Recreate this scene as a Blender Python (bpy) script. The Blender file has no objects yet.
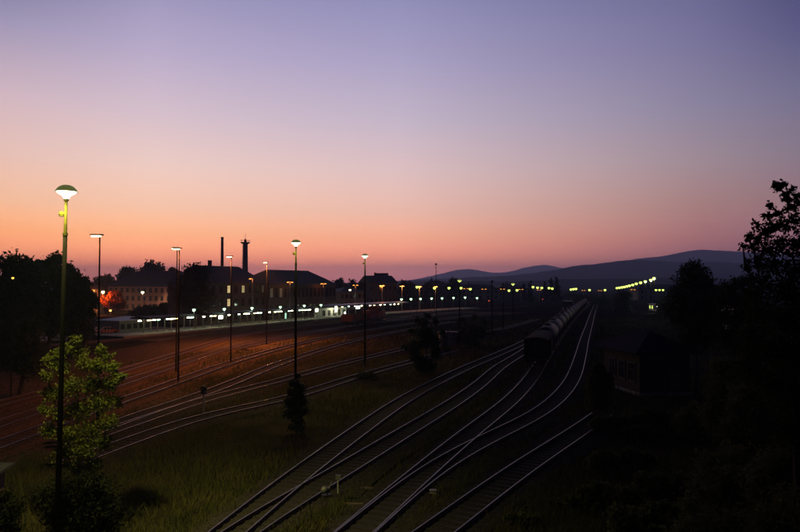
import bpy, math, random
import numpy as np
from mathutils import Vector, Matrix

# ------------------------------------------------------------------ camera, world, exposure
F = 666.0; CX, CY, YH = 400.0, 266.0, 284.0
CAMZ = 10.3
PITCH = math.atan((YH - CY) / F)
scene = bpy.context.scene
COL = scene.collection
cam = bpy.data.cameras.new("camera")
cam.sensor_width = 36.0
cam.lens = F / 800.0 * 36.0
cam.clip_start = 0.1
cam.clip_end = 60000
camo = bpy.data.objects.new("camera", cam)
camo.location = (0, 0, CAMZ)
camo.rotation_euler = (math.radians(90) + PITCH, 0, 0)
COL.objects.link(camo)
scene.camera = camo
scene.view_settings.view_transform = 'Standard'
scene.view_settings.look = 'None'
scene.view_settings.exposure = 0
scene.view_settings.gamma = 1
scene.view_settings.use_curve_mapping = False
scene.render.engine = 'CYCLES'
cy = scene.cycles
cy.use_denoising = True
cy.volume_bounces = 0
cy.max_bounces = 4
cy.diffuse_bounces = 2
cy.sample_clamp_indirect = 1.5
cy.sample_clamp_direct = 0
cy.use_light_tree = True

def lin(c):
    return tuple(((v / 255) / 12.92 if v <= 10.3 else ((v / 255 + 0.055) / 1.055) ** 2.4) for v in c)

def deg(y):
    return math.degrees(math.atan((YH - y) / F))

# twilight sky: profiles of colour against elevation at several azimuths (sRGB 0-255, elevation in degrees)
DARKTOP = [(32, (70, 74, 116)), (42, (34, 38, 68)), (90, (15, 18, 38))]
HGAIN = ([0, 1.1, 2.5, 4, 6.2, 9.6, 13.7, 18.4, 23.1, 36], [8.8, 8.0, 3.9, 2.4, 1.68, 1.38, 1.23, 1.12, 1.06, 1])   # the haze box dims the low sky by this much
SKY = {
    -100: [(0, (26, 24, 34)), (8, (26, 27, 40)), (30, (19, 21, 40)), (90, (15, 18, 38))],
    -31: [(0, (190, 100, 88)), (2.6, (238, 150, 105)), (4.1, (247, 171, 118)), (6.3, (244, 190, 156)), (9.6, (232, 194, 184)), (14, (210, 184, 196)), (19, (162, 153, 186)), (23.1, (114, 112, 152))] + DARKTOP,
    -20.6: [(0, (186, 104, 108)), (1.6, (228, 134, 104)), (2.6, (245, 158, 118)), (4.05, (250, 180, 134)), (6.2, (248, 198, 170)), (9.6, (239, 206, 198)), (13.7, (216, 194, 207)), (18.4, (189, 175, 207)), (23.1, (159, 153, 193))] + DARKTOP,
    0: [(0, (160, 102, 122)), (1.03, (178, 115, 126)), (2.15, (212, 136, 120)), (2.6, (228, 146, 126)), (4.05, (238, 169, 144)), (6.2, (234, 186, 171)), (9.6, (223, 193, 195)), (13.7, (199, 184, 203)), (18.4, (176, 167, 202)), (23.1, (151, 148, 192))] + DARKTOP,
    24.2: [(0, (126, 84, 104)), (2.5, (146, 96, 110)), (3.6, (158, 106, 112)), (6.2, (173, 131, 129)), (9.6, (164, 143, 153)), (13.7, (145, 137, 164)), (18.4, (128, 122, 162)), (23.1, (107, 108, 152))] + [(32, (54, 58, 98)), (42, (28, 32, 60)), (90, (15, 18, 38))],
    31: [(0, (104, 72, 96)), (2.5, (126, 86, 104)), (6.2, (150, 116, 122)), (9.6, (140, 124, 140)), (13.7, (122, 117, 148)), (18.4, (96, 94, 138)), (23.1, (72, 76, 120)), (32, (44, 48, 86)), (42, (26, 30, 58)), (90, (15, 18, 38))],
    100: [(0, (24, 22, 33)), (8, (24, 25, 39)), (30, (18, 20, 40)), (90, (15, 18, 38))],
}
world = bpy.data.worlds.new("World")
scene.world = world
world.use_nodes = True
wt = world.node_tree
wt.nodes.clear()
N = wt.nodes.new; LK = wt.links.new
tc = N('ShaderNodeTexCoord')
sep = N('ShaderNodeSeparateXYZ'); LK(tc.outputs['Generated'], sep.inputs[0])
def wmath(op, a, b=None):
    n = N('ShaderNodeMath'); n.operation = op
    for i, v in enumerate((a, b)):
        if v is None: continue
        if isinstance(v, (int, float)): n.inputs[i].default_value = v
        else: LK(v, n.inputs[i])
    return n.outputs[0]
elev = wmath('DIVIDE', wmath('ARCSINE', sep.outputs['Z']), math.pi / 2)       # 0..1 above the horizon
elev = wmath('POWER', wmath('MAXIMUM', elev, 0.0), 0.6)
azim = wmath('MULTIPLY', wmath('ARCTAN2', sep.outputs['X'], sep.outputs['Y']), 180 / math.pi)
prev = None; prev_az = None
for az in sorted(SKY):
    r = N('ShaderNodeValToRGB'); LK(elev, r.inputs[0])
    st = SKY[az]
    r.color_ramp.interpolation = 'B_SPLINE' if False else 'CARDINAL' if False else 'LINEAR'
    while len(r.color_ramp.elements) < len(st): r.color_ramp.elements.new(0.5)
    for e, (d, c) in zip(r.color_ramp.elements, st): e.position = 0.0
    for i, (d, c) in enumerate(st):
        e = r.color_ramp.elements[i]
        e.position = (d / 90) ** 0.6
        gn = float(np.interp(d, *HGAIN)) if abs(az) < 90 else 1.0
        if 20 < az < 90: gn *= float(np.interp(d, [0, 2, 4, 10, 25], [.72, .76, .86, .92, .93]))
        L_ = lin(c); L_ = (L_[0], L_[1] * (1.0 if d > 5 else .97), L_[2] * (1.0 if d > 5 else .9))
        e.color = (L_[0] * gn / 5, L_[1] * gn ** .94 / 5, L_[2] * gn ** .8 / 5, 1)
    if prev is None:
        prev = r.outputs[0]; prev_az = az
        continue
    mr = N('ShaderNodeMapRange'); mr.interpolation_type = 'SMOOTHSTEP' if (az > 90 or prev_az < -90) else 'LINEAR'
    mr.inputs['From Min'].default_value = prev_az; mr.inputs['From Max'].default_value = az
    LK(azim, mr.inputs['Value'])
    mx = N('ShaderNodeMix'); mx.data_type = 'RGBA'
    LK(mr.outputs[0], mx.inputs[0]); LK(prev, mx.inputs[6]); LK(r.outputs[0], mx.inputs[7])
    prev = mx.outputs[2]; prev_az = az
bg = N('ShaderNodeBackground'); LK(prev, bg.inputs[0]); bg.inputs[1].default_value = 5
nish = N('ShaderNodeTexSky'); nish.sky_type = 'NISHITA'; nish.sun_disc = False
nish.sun_elevation = math.radians(-4); nish.sun_rotation = math.radians(-18)
bg2 = N('ShaderNodeBackground'); LK(nish.outputs[0], bg2.inputs[0]); bg2.inputs[1].default_value = 0.05
ad = N('ShaderNodeAddShader'); LK(bg.outputs[0], ad.inputs[0]); LK(bg2.outputs[0], ad.inputs[1])
wo = N('ShaderNodeOutputWorld'); LK(ad.outputs[0], wo.inputs[0])

# ------------------------------------------------------------------ helpers
cp, sp = math.cos(PITCH), math.sin(PITCH)
def ray(px, py):
    a = (px - CX) / F; b = (CY - py) / F
    return Vector((a, cp - b * sp, sp + b * cp))
def G(px, py, z=0.0):
    r = ray(px, py); t = (z - CAMZ) / r.z
    return Vector((r.x * t, r.y * t, z))
def P(px, py, Y):
    r = ray(px, py); t = Y / r.y
    return Vector((r.x * t, Y, CAMZ + r.z * t))

def ordn(i):
    w = ['first', 'second', 'third', 'fourth', 'fifth', 'sixth', 'seventh', 'eighth', 'ninth', 'tenth', 'eleventh', 'twelfth', 'thirteenth',
         'fourteenth', 'fifteenth', 'sixteenth', 'seventeenth', 'eighteenth', 'nineteenth', 'twentieth']
    if i < 20: return w[i]
    t = ['', '', 'twenty', 'thirty', 'forty', 'fifty'][(i + 1) // 10]
    return t + ('-' + w[(i + 1) % 10 - 1] if (i + 1) % 10 else 'th')

def tag(o, label=None, cat=None, group=None, kind=None):
    if label: o['label'] = label
    if cat: o['category'] = cat
    if group: o['group'] = group
    if kind: o['kind'] = kind
    return o
def empty(name, loc, label, cat, group=None, rz=0):
    o = bpy.data.objects.new(name, None); COL.objects.link(o)
    o.location = loc; o.rotation_euler = (0, 0, rz); o.empty_display_size = 0.3
    return tag(o, label, cat, group)

class MB:
    def __init__(s): s.v = []; s.f = []; s.smooth = False
    def box(s, c, size, rz=0, taper=None):
        x, y, z = [d / 2 for d in size]
        n = len(s.v); ca, sa = math.cos(rz), math.sin(rz)
        for dz in (-z, z):
            k = 1 if taper is None or dz < 0 else taper
            for dx, dy in ((-x, -y), (x, -y), (x, y), (-x, y)):
                dx *= k; dy *= k
                s.v.append((c[0] + dx * ca - dy * sa, c[1] + dx * sa + dy * ca, c[2] + dz))
        for q in ((0, 3, 2, 1), (4, 5, 6, 7), (0, 1, 5, 4), (1, 2, 6, 5), (2, 3, 7, 6), (3, 0, 4, 7)):
            s.f.append(tuple(n + i for i in q))
        return s
    def tube(s, pts, radii, seg=8, cap=True):
        pts = [Vector(p) for p in pts]
        if isinstance(radii, (int, float)): radii = [radii] * len(pts)
        n0 = len(s.v)
        for i, p in enumerate(pts):
            d = (pts[min(i + 1, len(pts) - 1)] - pts[max(i - 1, 0)]).normalized()
            a = d.cross(Vector((0, 0, 1)))
            if a.length < 1e-3: a = Vector((1, 0, 0))
            a.normalize(); b = d.cross(a)
            for k in range(seg):
                t = 2 * math.pi * k / seg
                s.v.append(tuple(p + (a * math.cos(t) + b * math.sin(t)) * radii[i]))
        for i in range(len(pts) - 1):
            for k in range(seg):
                k2 = (k + 1) % seg
                s.f.append((n0 + i * seg + k, n0 + i * seg + k2, n0 + (i + 1) * seg + k2, n0 + (i + 1) * seg + k))
        if cap:
            s.f.append(tuple(n0 + k for k in range(seg))[::-1])
            s.f.append(tuple(n0 + (len(pts) - 1) * seg + k for k in range(seg)))
        return s
    def lathe(s, prof, c=(0, 0, 0), seg=20):
        n0 = len(s.v)
        for r, z in prof:
            for k in range(seg):
                t = 2 * math.pi * k / seg
                s.v.append((c[0] + r * math.cos(t), c[1] + r * math.sin(t), c[2] + z))
        for i in range(len(prof) - 1):
            for k in range(seg):
                k2 = (k + 1) % seg
                s.f.append((n0 + i * seg + k, n0 + i * seg + k2, n0 + (i + 1) * seg + k2, n0 + (i + 1) * seg + k))
        return s
    def poly(s, pts):
        n = len(s.v); s.v += [tuple(p) for p in pts]; s.f.append(tuple(range(n, n + len(pts)))); return s
    def build(s, name, mat, parent=None, smooth=False):
        me = bpy.data.meshes.new(name); me.from_pydata(s.v, [], s.f); me.update()
        if mat: me.materials.append(mat)
        if smooth: me.polygons.foreach_set('use_smooth', [True] * len(me.polygons))
        o = bpy.data.objects.new(name, me); COL.objects.link(o)
        if parent: o.parent = parent
        return o

def quads_obj(name, V, mat, parent=None):
    """V: (n,4,3) array of quads -> one mesh"""
    n = len(V)
    me = bpy.data.meshes.new(name)
    me.vertices.add(n * 4); me.vertices.foreach_set('co', V.reshape(-1).astype(np.float32))
    me.loops.add(n * 4); me.loops.foreach_set('vertex_index', np.arange(n * 4, dtype=np.int32))
    me.polygons.add(n); me.polygons.foreach_set('loop_start', np.arange(0, n * 4, 4, dtype=np.int32))
    me.update(calc_edges=True); me.materials.append(mat)
    o = bpy.data.objects.new(name, me); COL.objects.link(o)
    if parent: o.parent = parent
    return o

def copy_tree(o, parent=None):
    c = o.copy(); COL.objects.link(c); c.parent = parent
    for ch in list(o.children): copy_tree(ch, c)
    return c

# ------------------------------------------------------------------ materials
def mat(name, c1, c2=None, rough=0.8, metal=0.0, scale=3.0, bump=0.0, spec=0.3, trans=0.0, detail=6.0, stretch=None):
    m = bpy.data.materials.new(name); m.use_nodes = True
    nt = m.node_tree; b = nt.nodes['Principled BSDF']
    b.inputs['Roughness'].default_value = rough; b.inputs['Metallic'].default_value = metal
    b.inputs['Specular IOR Level'].default_value = spec
    if c2 is None: c2 = tuple(v * 0.7 for v in c1)
    t = nt.nodes.new('ShaderNodeTexCoord'); nz = nt.nodes.new('ShaderNodeTexNoise')
    src = t.outputs['Object']
    if stretch:
        mp = nt.nodes.new('ShaderNodeMapping'); mp.inputs['Scale'].default_value = stretch
        nt.links.new(src, mp.inputs[0]); src = mp.outputs[0]
    nt.links.new(src, nz.inputs['Vector'])
    nz.inputs['Scale'].default_value = scale; nz.inputs['Detail'].default_value = detail
    r = nt.nodes.new('ShaderNodeValToRGB')
    r.color_ramp.elements[0].position = 0.35; r.color_ramp.elements[1].position = 0.65
    r.color_ramp.elements[0].color = (*c1, 1); r.color_ramp.elements[1].color = (*c2, 1)
    nt.links.new(nz.outputs['Fac'], r.inputs[0]); nt.links.new(r.outputs[0], b.inputs['Base Color'])
    if bump:
        bp = nt.nodes.new('ShaderNodeBump'); bp.inputs['Strength'].default_value = bump; bp.inputs['Distance'].default_value = 0.05
        nt.links.new(nz.outputs['Fac'], bp.inputs['Height']); nt.links.new(bp.outputs[0], b.inputs['Normal'])
    if trans:
        tr = nt.nodes.new('ShaderNodeBsdfTranslucent'); nt.links.new(r.outputs[0], tr.inputs[0])
        mx = nt.nodes.new('ShaderNodeMixShader'); mx.inputs[0].default_value = trans
        out = nt.nodes['Material Output']
        nt.links.new(b.outputs[0], mx.inputs[1]); nt.links.new(tr.outputs[0], mx.inputs[2]); nt.links.new(mx.outputs[0], out.inputs[0])
    return m
def emit(name, col, strength, sampled=False):
    m = bpy.data.materials.new(name); m.use_nodes = True
    nt = m.node_tree; b = nt.nodes['Principled BSDF']
    b.inputs['Base Color'].default_value = (0.6, 0.6, 0.55, 1)
    b.inputs['Emission Color'].default_value = (*col, 1); b.inputs['Emission Strength'].default_value = strength
    m.cycles.emission_sampling = 'FRONT_BACK' if sampled else 'NONE'
    return m

M = dict(
    ground=mat('ground', (0.016, 0.017, 0.010), (0.036, 0.030, 0.019), 1, scale=0.35, bump=0.4, spec=0.0, detail=10),
    ballast=mat('ballast_stone', (0.020, 0.018, 0.016), (0.044, 0.038, 0.034), 1, scale=9, bump=1.0, spec=0.0, detail=8),
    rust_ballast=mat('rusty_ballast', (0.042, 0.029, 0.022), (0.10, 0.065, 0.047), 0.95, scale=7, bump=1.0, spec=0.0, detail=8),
    gravel=mat('gravel', (0.032, 0.026, 0.021), (0.085, 0.064, 0.048), 0.95, scale=2, bump=0.7, spec=0.0, detail=10),
    gravelpale=mat('pale_gravel', (0.07, 0.055, 0.042), (0.16, 0.12, 0.09), 1.0, scale=.6, bump=0.7, spec=0.0, detail=10),
    sleeper=mat('sleeper_wood', (0.018, 0.015, 0.013), (0.030, 0.026, 0.022), 0.95, scale=4, bump=0.5, spec=0.15),
    rail=mat('rail_steel', (0.13, 0.12, 0.122), (0.065, 0.055, 0.053), 0.42, 0.85, scale=1.5, spec=0.5),
    railside=mat('rail_rust', (0.07, 0.035, 0.02), (0.12, 0.06, 0.035), 0.85, 0.1, scale=6),
    grass=mat('grass_blades', (0.055, 0.066, 0.016), (0.095, 0.082, 0.026), 0.9, scale=0.5, spec=0.1, trans=0.3),
    leaf=mat('leaf', (0.055, 0.085, 0.020), (0.085, 0.11, 0.03), 0.7, scale=1.2, spec=0.2, trans=0.35),
    leafdark=mat('leaf_dark', (0.03, 0.045, 0.016), (0.05, 0.065, 0.024), 0.8, scale=1.2, spec=0.1, trans=0.2),
    leafgrey=mat('leaf_needle', (0.022, 0.034, 0.018), (0.034, 0.048, 0.024), 0.9, scale=1.2, spec=0.1, trans=0.1),
    leafautumn=mat('leaf_lamp_glow', (0.20, 0.055, 0.012), (0.12, 0.03, 0.008), 0.7, scale=1.2, spec=0.1, trans=0.3),  # orange-red glow of the street lamp put into the leaf colour
    leafshrub=mat('leaf_shrub', (0.075, 0.092, 0.026), (0.12, 0.13, 0.042), 0.9, scale=0.9, spec=0.1, trans=0.3),
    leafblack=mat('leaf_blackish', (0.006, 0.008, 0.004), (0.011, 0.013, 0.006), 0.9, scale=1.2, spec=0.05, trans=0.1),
    leaflit=mat('leaf_fresh', (0.060, 0.080, 0.010), (0.100, 0.105, 0.014), 0.7, scale=1.2, spec=0.2, trans=0.4),
    bark=mat('bark', (0.04, 0.032, 0.024), (0.075, 0.06, 0.045), 0.95, scale=5, bump=0.8, spec=0.1, stretch=(1, 1, 0.2)),
    pole=mat('pole_concrete', (0.10, 0.095, 0.085), (0.15, 0.14, 0.12), 0.85, scale=6, bump=0.2, stretch=(1, 1, 0.15)),
    metal=mat('grey_metal', (0.16, 0.16, 0.155), (0.10, 0.10, 0.10), 0.5, 0.3, scale=8),
    palemetal=mat('pale_metal', (0.42, 0.43, 0.42), (0.32, 0.33, 0.33), 0.5, 0.2, scale=5),
    black=mat('black_metal', (0.018, 0.018, 0.018), (0.03, 0.028, 0.026), 0.6, 0.1, scale=8),
    slate=mat('roof_slate', (0.045, 0.045, 0.052), (0.075, 0.073, 0.08), 0.7, scale=3, bump=0.4),
    felt=mat('roof_felt', (0.05, 0.05, 0.053), (0.09, 0.09, 0.095), 0.75, scale=3, bump=0.2),
    tile=mat('roof_tile', (0.09, 0.055, 0.045), (0.055, 0.04, 0.036), 0.8, scale=4, bump=0.4),
    plaster=mat('plaster', (0.15, 0.13, 0.105), (0.105, 0.092, 0.075), 0.9, scale=1.4, bump=0.1),
    pink=mat('pink_plaster', (0.42, 0.25, 0.20), (0.34, 0.20, 0.165), 0.9, scale=0.7, bump=0.1),
    brick=mat('brick', (0.13, 0.075, 0.055), (0.09, 0.055, 0.042), 0.9, scale=5, bump=0.3),
    concrete=mat('concrete', (0.30, 0.29, 0.26), (0.20, 0.19, 0.17), 0.9, scale=2.5, bump=0.2),
    paleconcrete=mat('pale_concrete', (0.26, 0.25, 0.225), (0.20, 0.19, 0.17), 0.9, scale=2.5, bump=0.2),
    asphalt=mat('asphalt', (0.045, 0.045, 0.048), (0.065, 0.064, 0.066), 0.9, scale=4, bump=0.2),
    white=mat('white_paint', (0.75, 0.74, 0.70), (0.6, 0.59, 0.55), 0.6, scale=4),
    red=mat('red_paint', (0.62, 0.085, 0.03), (0.48, 0.065, 0.025), 0.55, scale=2.5, bump=0.1),
    rustwagon=mat('rusty_wagon', (0.40, 0.14, 0.06), (0.28, 0.09, 0.045), 0.75, scale=2.5, bump=0.2),
    tank=mat('tank_steel', (0.022, 0.020, 0.020), (0.012, 0.011, 0.011), 0.55, 0.2, scale=1.6, bump=0.05, spec=0.25),
    wagon=mat('dark_wagon', (0.020, 0.018, 0.017), (0.032, 0.027, 0.024), 0.95, 0.0, spec=0.05, scale=3, bump=0.1),
    wood=mat('dark_wood', (0.07, 0.05, 0.035), (0.11, 0.08, 0.055), 0.85, scale=4, bump=0.3),
    glass=mat('window_glass', (0.02, 0.022, 0.03), (0.03, 0.03, 0.04), 0.08, 0, scale=1, spec=0.6),
    forest=mat('forest', (0.010, 0.014, 0.010), (0.028, 0.034, 0.022), 1, scale=0.006, bump=1.0, spec=0.0, detail=12),
    carpaint=mat('dark_car_paint', (0.05, 0.06, 0.08), (0.045, 0.055, 0.075), 0.3, 0.2, scale=2, spec=0.5),
    tarpole=mat('tarred_pole', (0.0045, 0.0042, 0.0036), (0.008, 0.0075, 0.006), 1.0, scale=6, bump=0.3, spec=0.02, stretch=(1, 1, 0.15)),
    olive=mat('lamplit_olive', (0.010, 0.0095, 0.0022), (0.006, 0.006, 0.0014), 1.0, scale=8, spec=0.0),  # yellow-green of the lamp's light put into the neck and box colour
    hutroof=mat('tarred_roof', (0.026, 0.027, 0.036), (0.040, 0.040, 0.048), 1.0, scale=3, bump=0.4, spec=0.02),
    darkpole=mat('dark_pole', (0.012, 0.0115, 0.010), (0.022, 0.020, 0.017), 0.95, spec=0.05, scale=6, bump=0.2, stretch=(1, 1, 0.15)),
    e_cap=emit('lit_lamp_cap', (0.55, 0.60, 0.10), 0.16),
    e_amber=emit('lamp_glow_amber', (1.0, 0.55, 0.08), 2.2),
    e_yellow=emit('lamp_glow_yellow', (1.0, 0.92, 0.50), 9),
    e_cream=emit('lamp_glow_cream', (1.0, 0.80, 0.36), 6),
    e_orange=emit('lamp_glow_orange', (1.0, 0.36, 0.05), 2.2),
    e_green=emit('lamp_glow_green', (0.50, 1.0, 0.55), 2.2),
    e_lime=emit('lamp_glow_lime', (0.72, 1.0, 0.16), 2.2),
    e_tube=emit('tube_glow', (1.0, 0.93, 0.46), 30, True),
    e_tubewarm=emit('tube_glow_warm', (1.0, 0.80, 0.30), 12, True),
    e_tubecool=emit('tube_glow_cool', (0.6, 1.0, 0.75), 12, True),
    e_big=emit('kiosk_glow', (1.0, 1.0, 0.66), 14, True),
    e_window=emit('window_glow', (1.0, 0.74, 0.34), 0.75),
    e_dimwin=emit('dim_window_glow', (1.0, 0.78, 0.40), 0.05),
    e_dimwin2=emit('faint_window_glow', (1.0, 0.85, 0.35), 0.42),
    e_sign=emit('sign_glow', (0.45, 1.0, 0.75), 0.8),
    e_redsig=emit('signal_glow_red', (1.0, 0.08, 0.03), 1.0),
)

def light(parent, loc, col, watts, r=0.12, name='lamp_light', spot=0):
    l = bpy.data.lights.new(name, 'SPOT' if spot else 'POINT'); l.color = col; l.energy = watts; l.shadow_soft_size = r
    if spot: l.spot_size = math.radians(spot); l.spot_blend = 0.8
    o = bpy.data.objects.new(name, l); COL.objects.link(o); o.location = loc; o.parent = parent
    return o
SODIUM = (1.0, 0.27, 0.055)
YELLOW = (1.0, 0.86, 0.26)

# ------------------------------------------------------------------ ground, hills
g = MB(); g.poly([(-9000, -1500, 0), (9000, -1500, 0), (9000, 9000, 0), (-9000, 9000, 0)])
tag(g.build('ground', M['ground']), kind='structure')

def hills(name, prof, D, depth, seed, rough=1.0):
    rnd = np.random.RandomState(seed)
    xs = np.arange(prof[0][0], prof[-1][0] + 1, 4.0)
    ys = np.interp(xs, [p[0] for p in prof], [p[1] for p in prof])
    k = np.hanning(7); k /= k.sum()
    ys = np.convolve(np.pad(ys, 3, mode='edge'), k, mode='valid')
    X = (xs - CX) / F * D
    H = CAMZ + (YH - ys) / F * D
    n = len(xs); rows = []
    prof_t = [(-1.0, 0.0), (-0.8, 0.22), (-0.55, 0.5), (-0.3, 0.78), (-0.12, 0.93), (0, 1.0), (0.2, 0.93), (0.6, 0.55), (1.0, 0.0)]
    m = MB()
    for t, s in prof_t:
        wob = 1 + (rnd.rand(n) - 0.5) * 0.10 * (1 - s) * rough
        for i in range(n):
            bumpy = (rnd.rand() - 0.5) * 3.0 * rough * (D / 3000) if s == 1 else 0
            z = H[i] * s * (wob[i] if s > 0 else 1) + bumpy - (1 - s) * 0.5 if s > 0 else -0.4
            if s == 1: z = H[i] + bumpy
            yy = D + t * depth
            m.v.append((X[i] * (yy / D) if t < 0 else X[i], yy, z))
    for r in range(len(prof_t) - 1):
        for i in range(n - 1):
            a = r * n + i
            m.f.append((a, a + 1, a + n + 1, a + n))
    o = m.build(name, M['forest'], smooth=True)
    return tag(o, kind='structure')
hills('far_hills', [(300, 284), (380, 283), (415, 279.5), (440, 274), (462, 268.7), (476, 269.7), (492, 273), (507, 272.5), (523, 268), (541, 264.4), (552, 265.5), (565, 269), (600, 270), (650, 262), (720, 266)], 8000, 900, 1, 0.6)
hills('high_hills', [(560, 274), (610, 264), (638, 258.5), (665, 256), (680, 252.5), (692, 250.2), (705, 249.6), (722, 250.6), (750, 252), (800, 255), (900, 260), (1100, 268)], 5200, 700, 2, 0.6)
hills('hills', [(330, 283.5), (400, 281), (440, 278.5), (507, 276), (540, 272), (561, 269), (575, 265.5), (597, 264), (620, 260.5), (640, 260), (680, 262), (720, 262), (760, 264), (850, 268), (1000, 272)], 3000, 700, 3)
hills('low_hills', [(-500, 282), (100, 283), (380, 283), (450, 281), (520, 281.5), (560, 279), (600, 279), (680, 278), (800, 279), (1000, 280)], 1700, 400, 4)

# ------------------------------------------------------------------ tracks
def catmull(pts, step=1.2):
    pts = [Vector(p) for p in pts]
    pts = [pts[0] * 2 - pts[1]] + pts + [pts[-1] * 2 - pts[-2]]
    out = []
    for i in range(1, len(pts) - 2):
        p0, p1, p2, p3 = pts[i - 1:i + 3]
        n = max(2, int((p2 - p1).length / step))
        # centripetal parametrisation
        t0 = 0; t1 = t0 + (p1 - p0).length ** 0.5; t2 = t1 + (p2 - p1).length ** 0.5; t3 = t2 + (p3 - p2).length ** 0.5
        for k in range(n):
            t = t1 + (t2 - t1) * k / n
            A1 = p0 * ((t1 - t) / (t1 - t0)) + p1 * ((t - t0) / (t1 - t0))
            A2 = p1 * ((t2 - t) / (t2 - t1)) + p2 * ((t - t1) / (t2 - t1))
            A3 = p2 * ((t3 - t) / (t3 - t2)) + p3 * ((t - t2) / (t3 - t2))
            B1 = A1 * ((t2 - t) / (t2 - t0)) + A2 * ((t - t0) / (t2 - t0))
            B2 = A2 * ((t3 - t) / (t3 - t1)) + A3 * ((t - t1) / (t3 - t1))
            out.append(B1 * ((t2 - t) / (t2 - t1)) + B2 * ((t - t1) / (t2 - t1)))
    out.append(pts[-2].copy())
    return out
def smooth_path(p, it=6):
    for _ in range(it):
        p = [p[0]] + [(p[i - 1] + p[i] * 2 + p[i + 1]) / 4 for i in range(1, len(p) - 1)] + [p[-1]]
    return p
class Path:
    def __init__(s, pts, step=1.2, sm=12):
        s.p = smooth_path(catmull([Vector((a[0], a[1], 0)) for a in pts], step), sm)
        s.n = []
        for i in range(len(s.p)):
            d = (s.p[min(i + 1, len(s.p) - 1)] - s.p[max(i - 1, 0)]).normalized()
            s.n.append(Vector((d.y, -d.x, 0)))          # to the right of travel
        s.d = [0.0]
        for i in range(1, len(s.p)): s.d.append(s.d[-1] + (s.p[i] - s.p[i - 1]).length)
        s.L = s.d[-1]
    def at(s, d):
        d = max(0, min(s.L - 1e-6, d))
        i = int(np.searchsorted(s.d, d, side='right')) - 1; i = min(i, len(s.p) - 2)
        t = (d - s.d[i]) / max(1e-9, s.d[i + 1] - s.d[i])
        return s.p[i].lerp(s.p[i + 1], t), s.n[i].lerp(s.n[i + 1], t).normalized()
    def off(s, d, o, z=0):
        p, n = s.at(d); q = p + n * o; return Vector((q.x, q.y, z))
    def ang(s, d):
        _, n = s.at(d); return math.atan2(n.x, -n.y) + 0  # heading of travel: dir = (-n.y, n.x)
    def heading(s, d):
        _, n = s.at(d); return math.atan2(n.x, -n.y)
    def solve_px(s, px, o=0):
        """arc length where the path offset by o is seen in image column px"""
        best, bd = 0, 1e9
        k = (px - CX) / F
        for i in range(len(s.p)):
            q = s.p[i] + s.n[i] * o
            if q.y < 5: continue
            e = abs(q.x / q.y - k)
            if e < bd: bd, best = e, s.d[i]
        return best

def strip(path, offs, zs, d0=0, d1=None, step=1):
    m = MB(); n = len(offs); idx = [i for i in range(0, len(path.p), step) if path.d[i] >= d0 and (d1 is None or path.d[i] <= d1)]
    for i in idx:
        for o, z in zip(offs, zs):
            q = path.p[i] + path.n[i] * o; m.v.append((q.x, q.y, z))
    for a in range(len(idx) - 1):
        for k in range(n - 1):
            m.f.append((a * n + k, a * n + k + 1, (a + 1) * n + k + 1, (a + 1) * n + k))
    return m

TR = []
sleeper_mesh = None
def track(left_px, label, bed='ballast', world_tail=None, world_pts=None, far=260):
    global sleeper_mesh
    i = len(TR); dz = 0.004 * i
    if world_pts: pts = [(a, b) for a, b in world_pts]; off0 = 0
    else:
        pts = [G(a, b, 0.28)[:2] for a, b in left_px]
        if world_tail: pts += world_tail
        off0 = 0.75
    path = Path(pts)
    if off0:
        path = Path([(q.x, q.y) for q in [path.p[k] + path.n[k] * off0 for k in range(0, len(path.p), 3)]], sm=4)
    TR.append(path)
    b = strip(path, (-2.0, -1.6, 1.6, 2.0), (0.004 + dz, 0.108 + dz, 0.108 + dz, 0.004 + dz))
    tag(b.build('ballast', M[bed]), kind='structure')
    root = empty('railway_track', path.p[0], label, 'railway track', 'tracks of the railway yard')
    loc = Vector(path.p[0]); hw, H = 0.036, 0.16; z0 = 0.135 + dz
    for sgn in (-1, 1):
        o = sgn * 0.7535
        m = strip(path, (o - 0.068, o - 0.012, o - 0.012, o - hw, o - hw), (z0, z0 + .02, z0 + H - .04, z0 + H - .03, z0 + H - 0.004))
        m2 = strip(path, (o + hw, o + hw, o + .012, o + .012, o + .068), (z0 + H - 0.004, z0 + H - .03, z0 + H - .04, z0 + .02, z0))
        n = len(m.v); m.v += m2.v; m.f += [tuple(k + n for k in f) for f in m2.f]
        m.v = [(a - loc.x, b_ - loc.y, c) for a, b_, c in m.v]
        w = m.build('rail', M['railside'], root)
        t = strip(path, (o - hw, o - hw + .008, o + hw - .008, o + hw), (z0 + H - .004, z0 + H, z0 + H, z0 + H - .004))
        t.v = [(a - loc.x, b_ - loc.y, c) for a, b_, c in t.v]
        t.build('rail_head', M['rail'], w)
    if sleeper_mesh is None:
        m = MB(); m.box((0, 0, 0), (2.5, 0.25, 0.12), taper=0.98)
        for s in (-1, 1): m.box((s * 0.75, 0, 0.066), (0.34, 0.15, 0.02))
        q = m.build('sleeper', M['sleeper']); sleeper_mesh = q.data; bpy.data.objects.remove(q)
    d = 0.3; cnt = 0; rest = MB(); rr = random.Random(i)
    while d < path.L:
        p, n = path.at(d)
        if p.y > far: break
        if p.y > 22 and abs(p.x) < p.y * 0.62 + 3:
            hd = math.atan2(n.y, n.x) + rr.uniform(-.02, .02)
            if cnt < 100:
                o = bpy.data.objects.new('sleeper', sleeper_mesh); COL.objects.link(o); o.parent = root
                o.location = (p.x - loc.x, p.y - loc.y, 0.068 + dz + rr.uniform(-0.0015, 0.0015)); o.rotation_euler = (0, 0, hd); cnt += 1
            else: rest.box((p.x - loc.x, p.y - loc.y, 0.068 + dz), (2.5, 0.25, 0.12), rz=hd)
        d += 0.65
    if rest.v: tag(rest.build('sleepers', M['sleeper'], root), kind='stuff')
    return path

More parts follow.
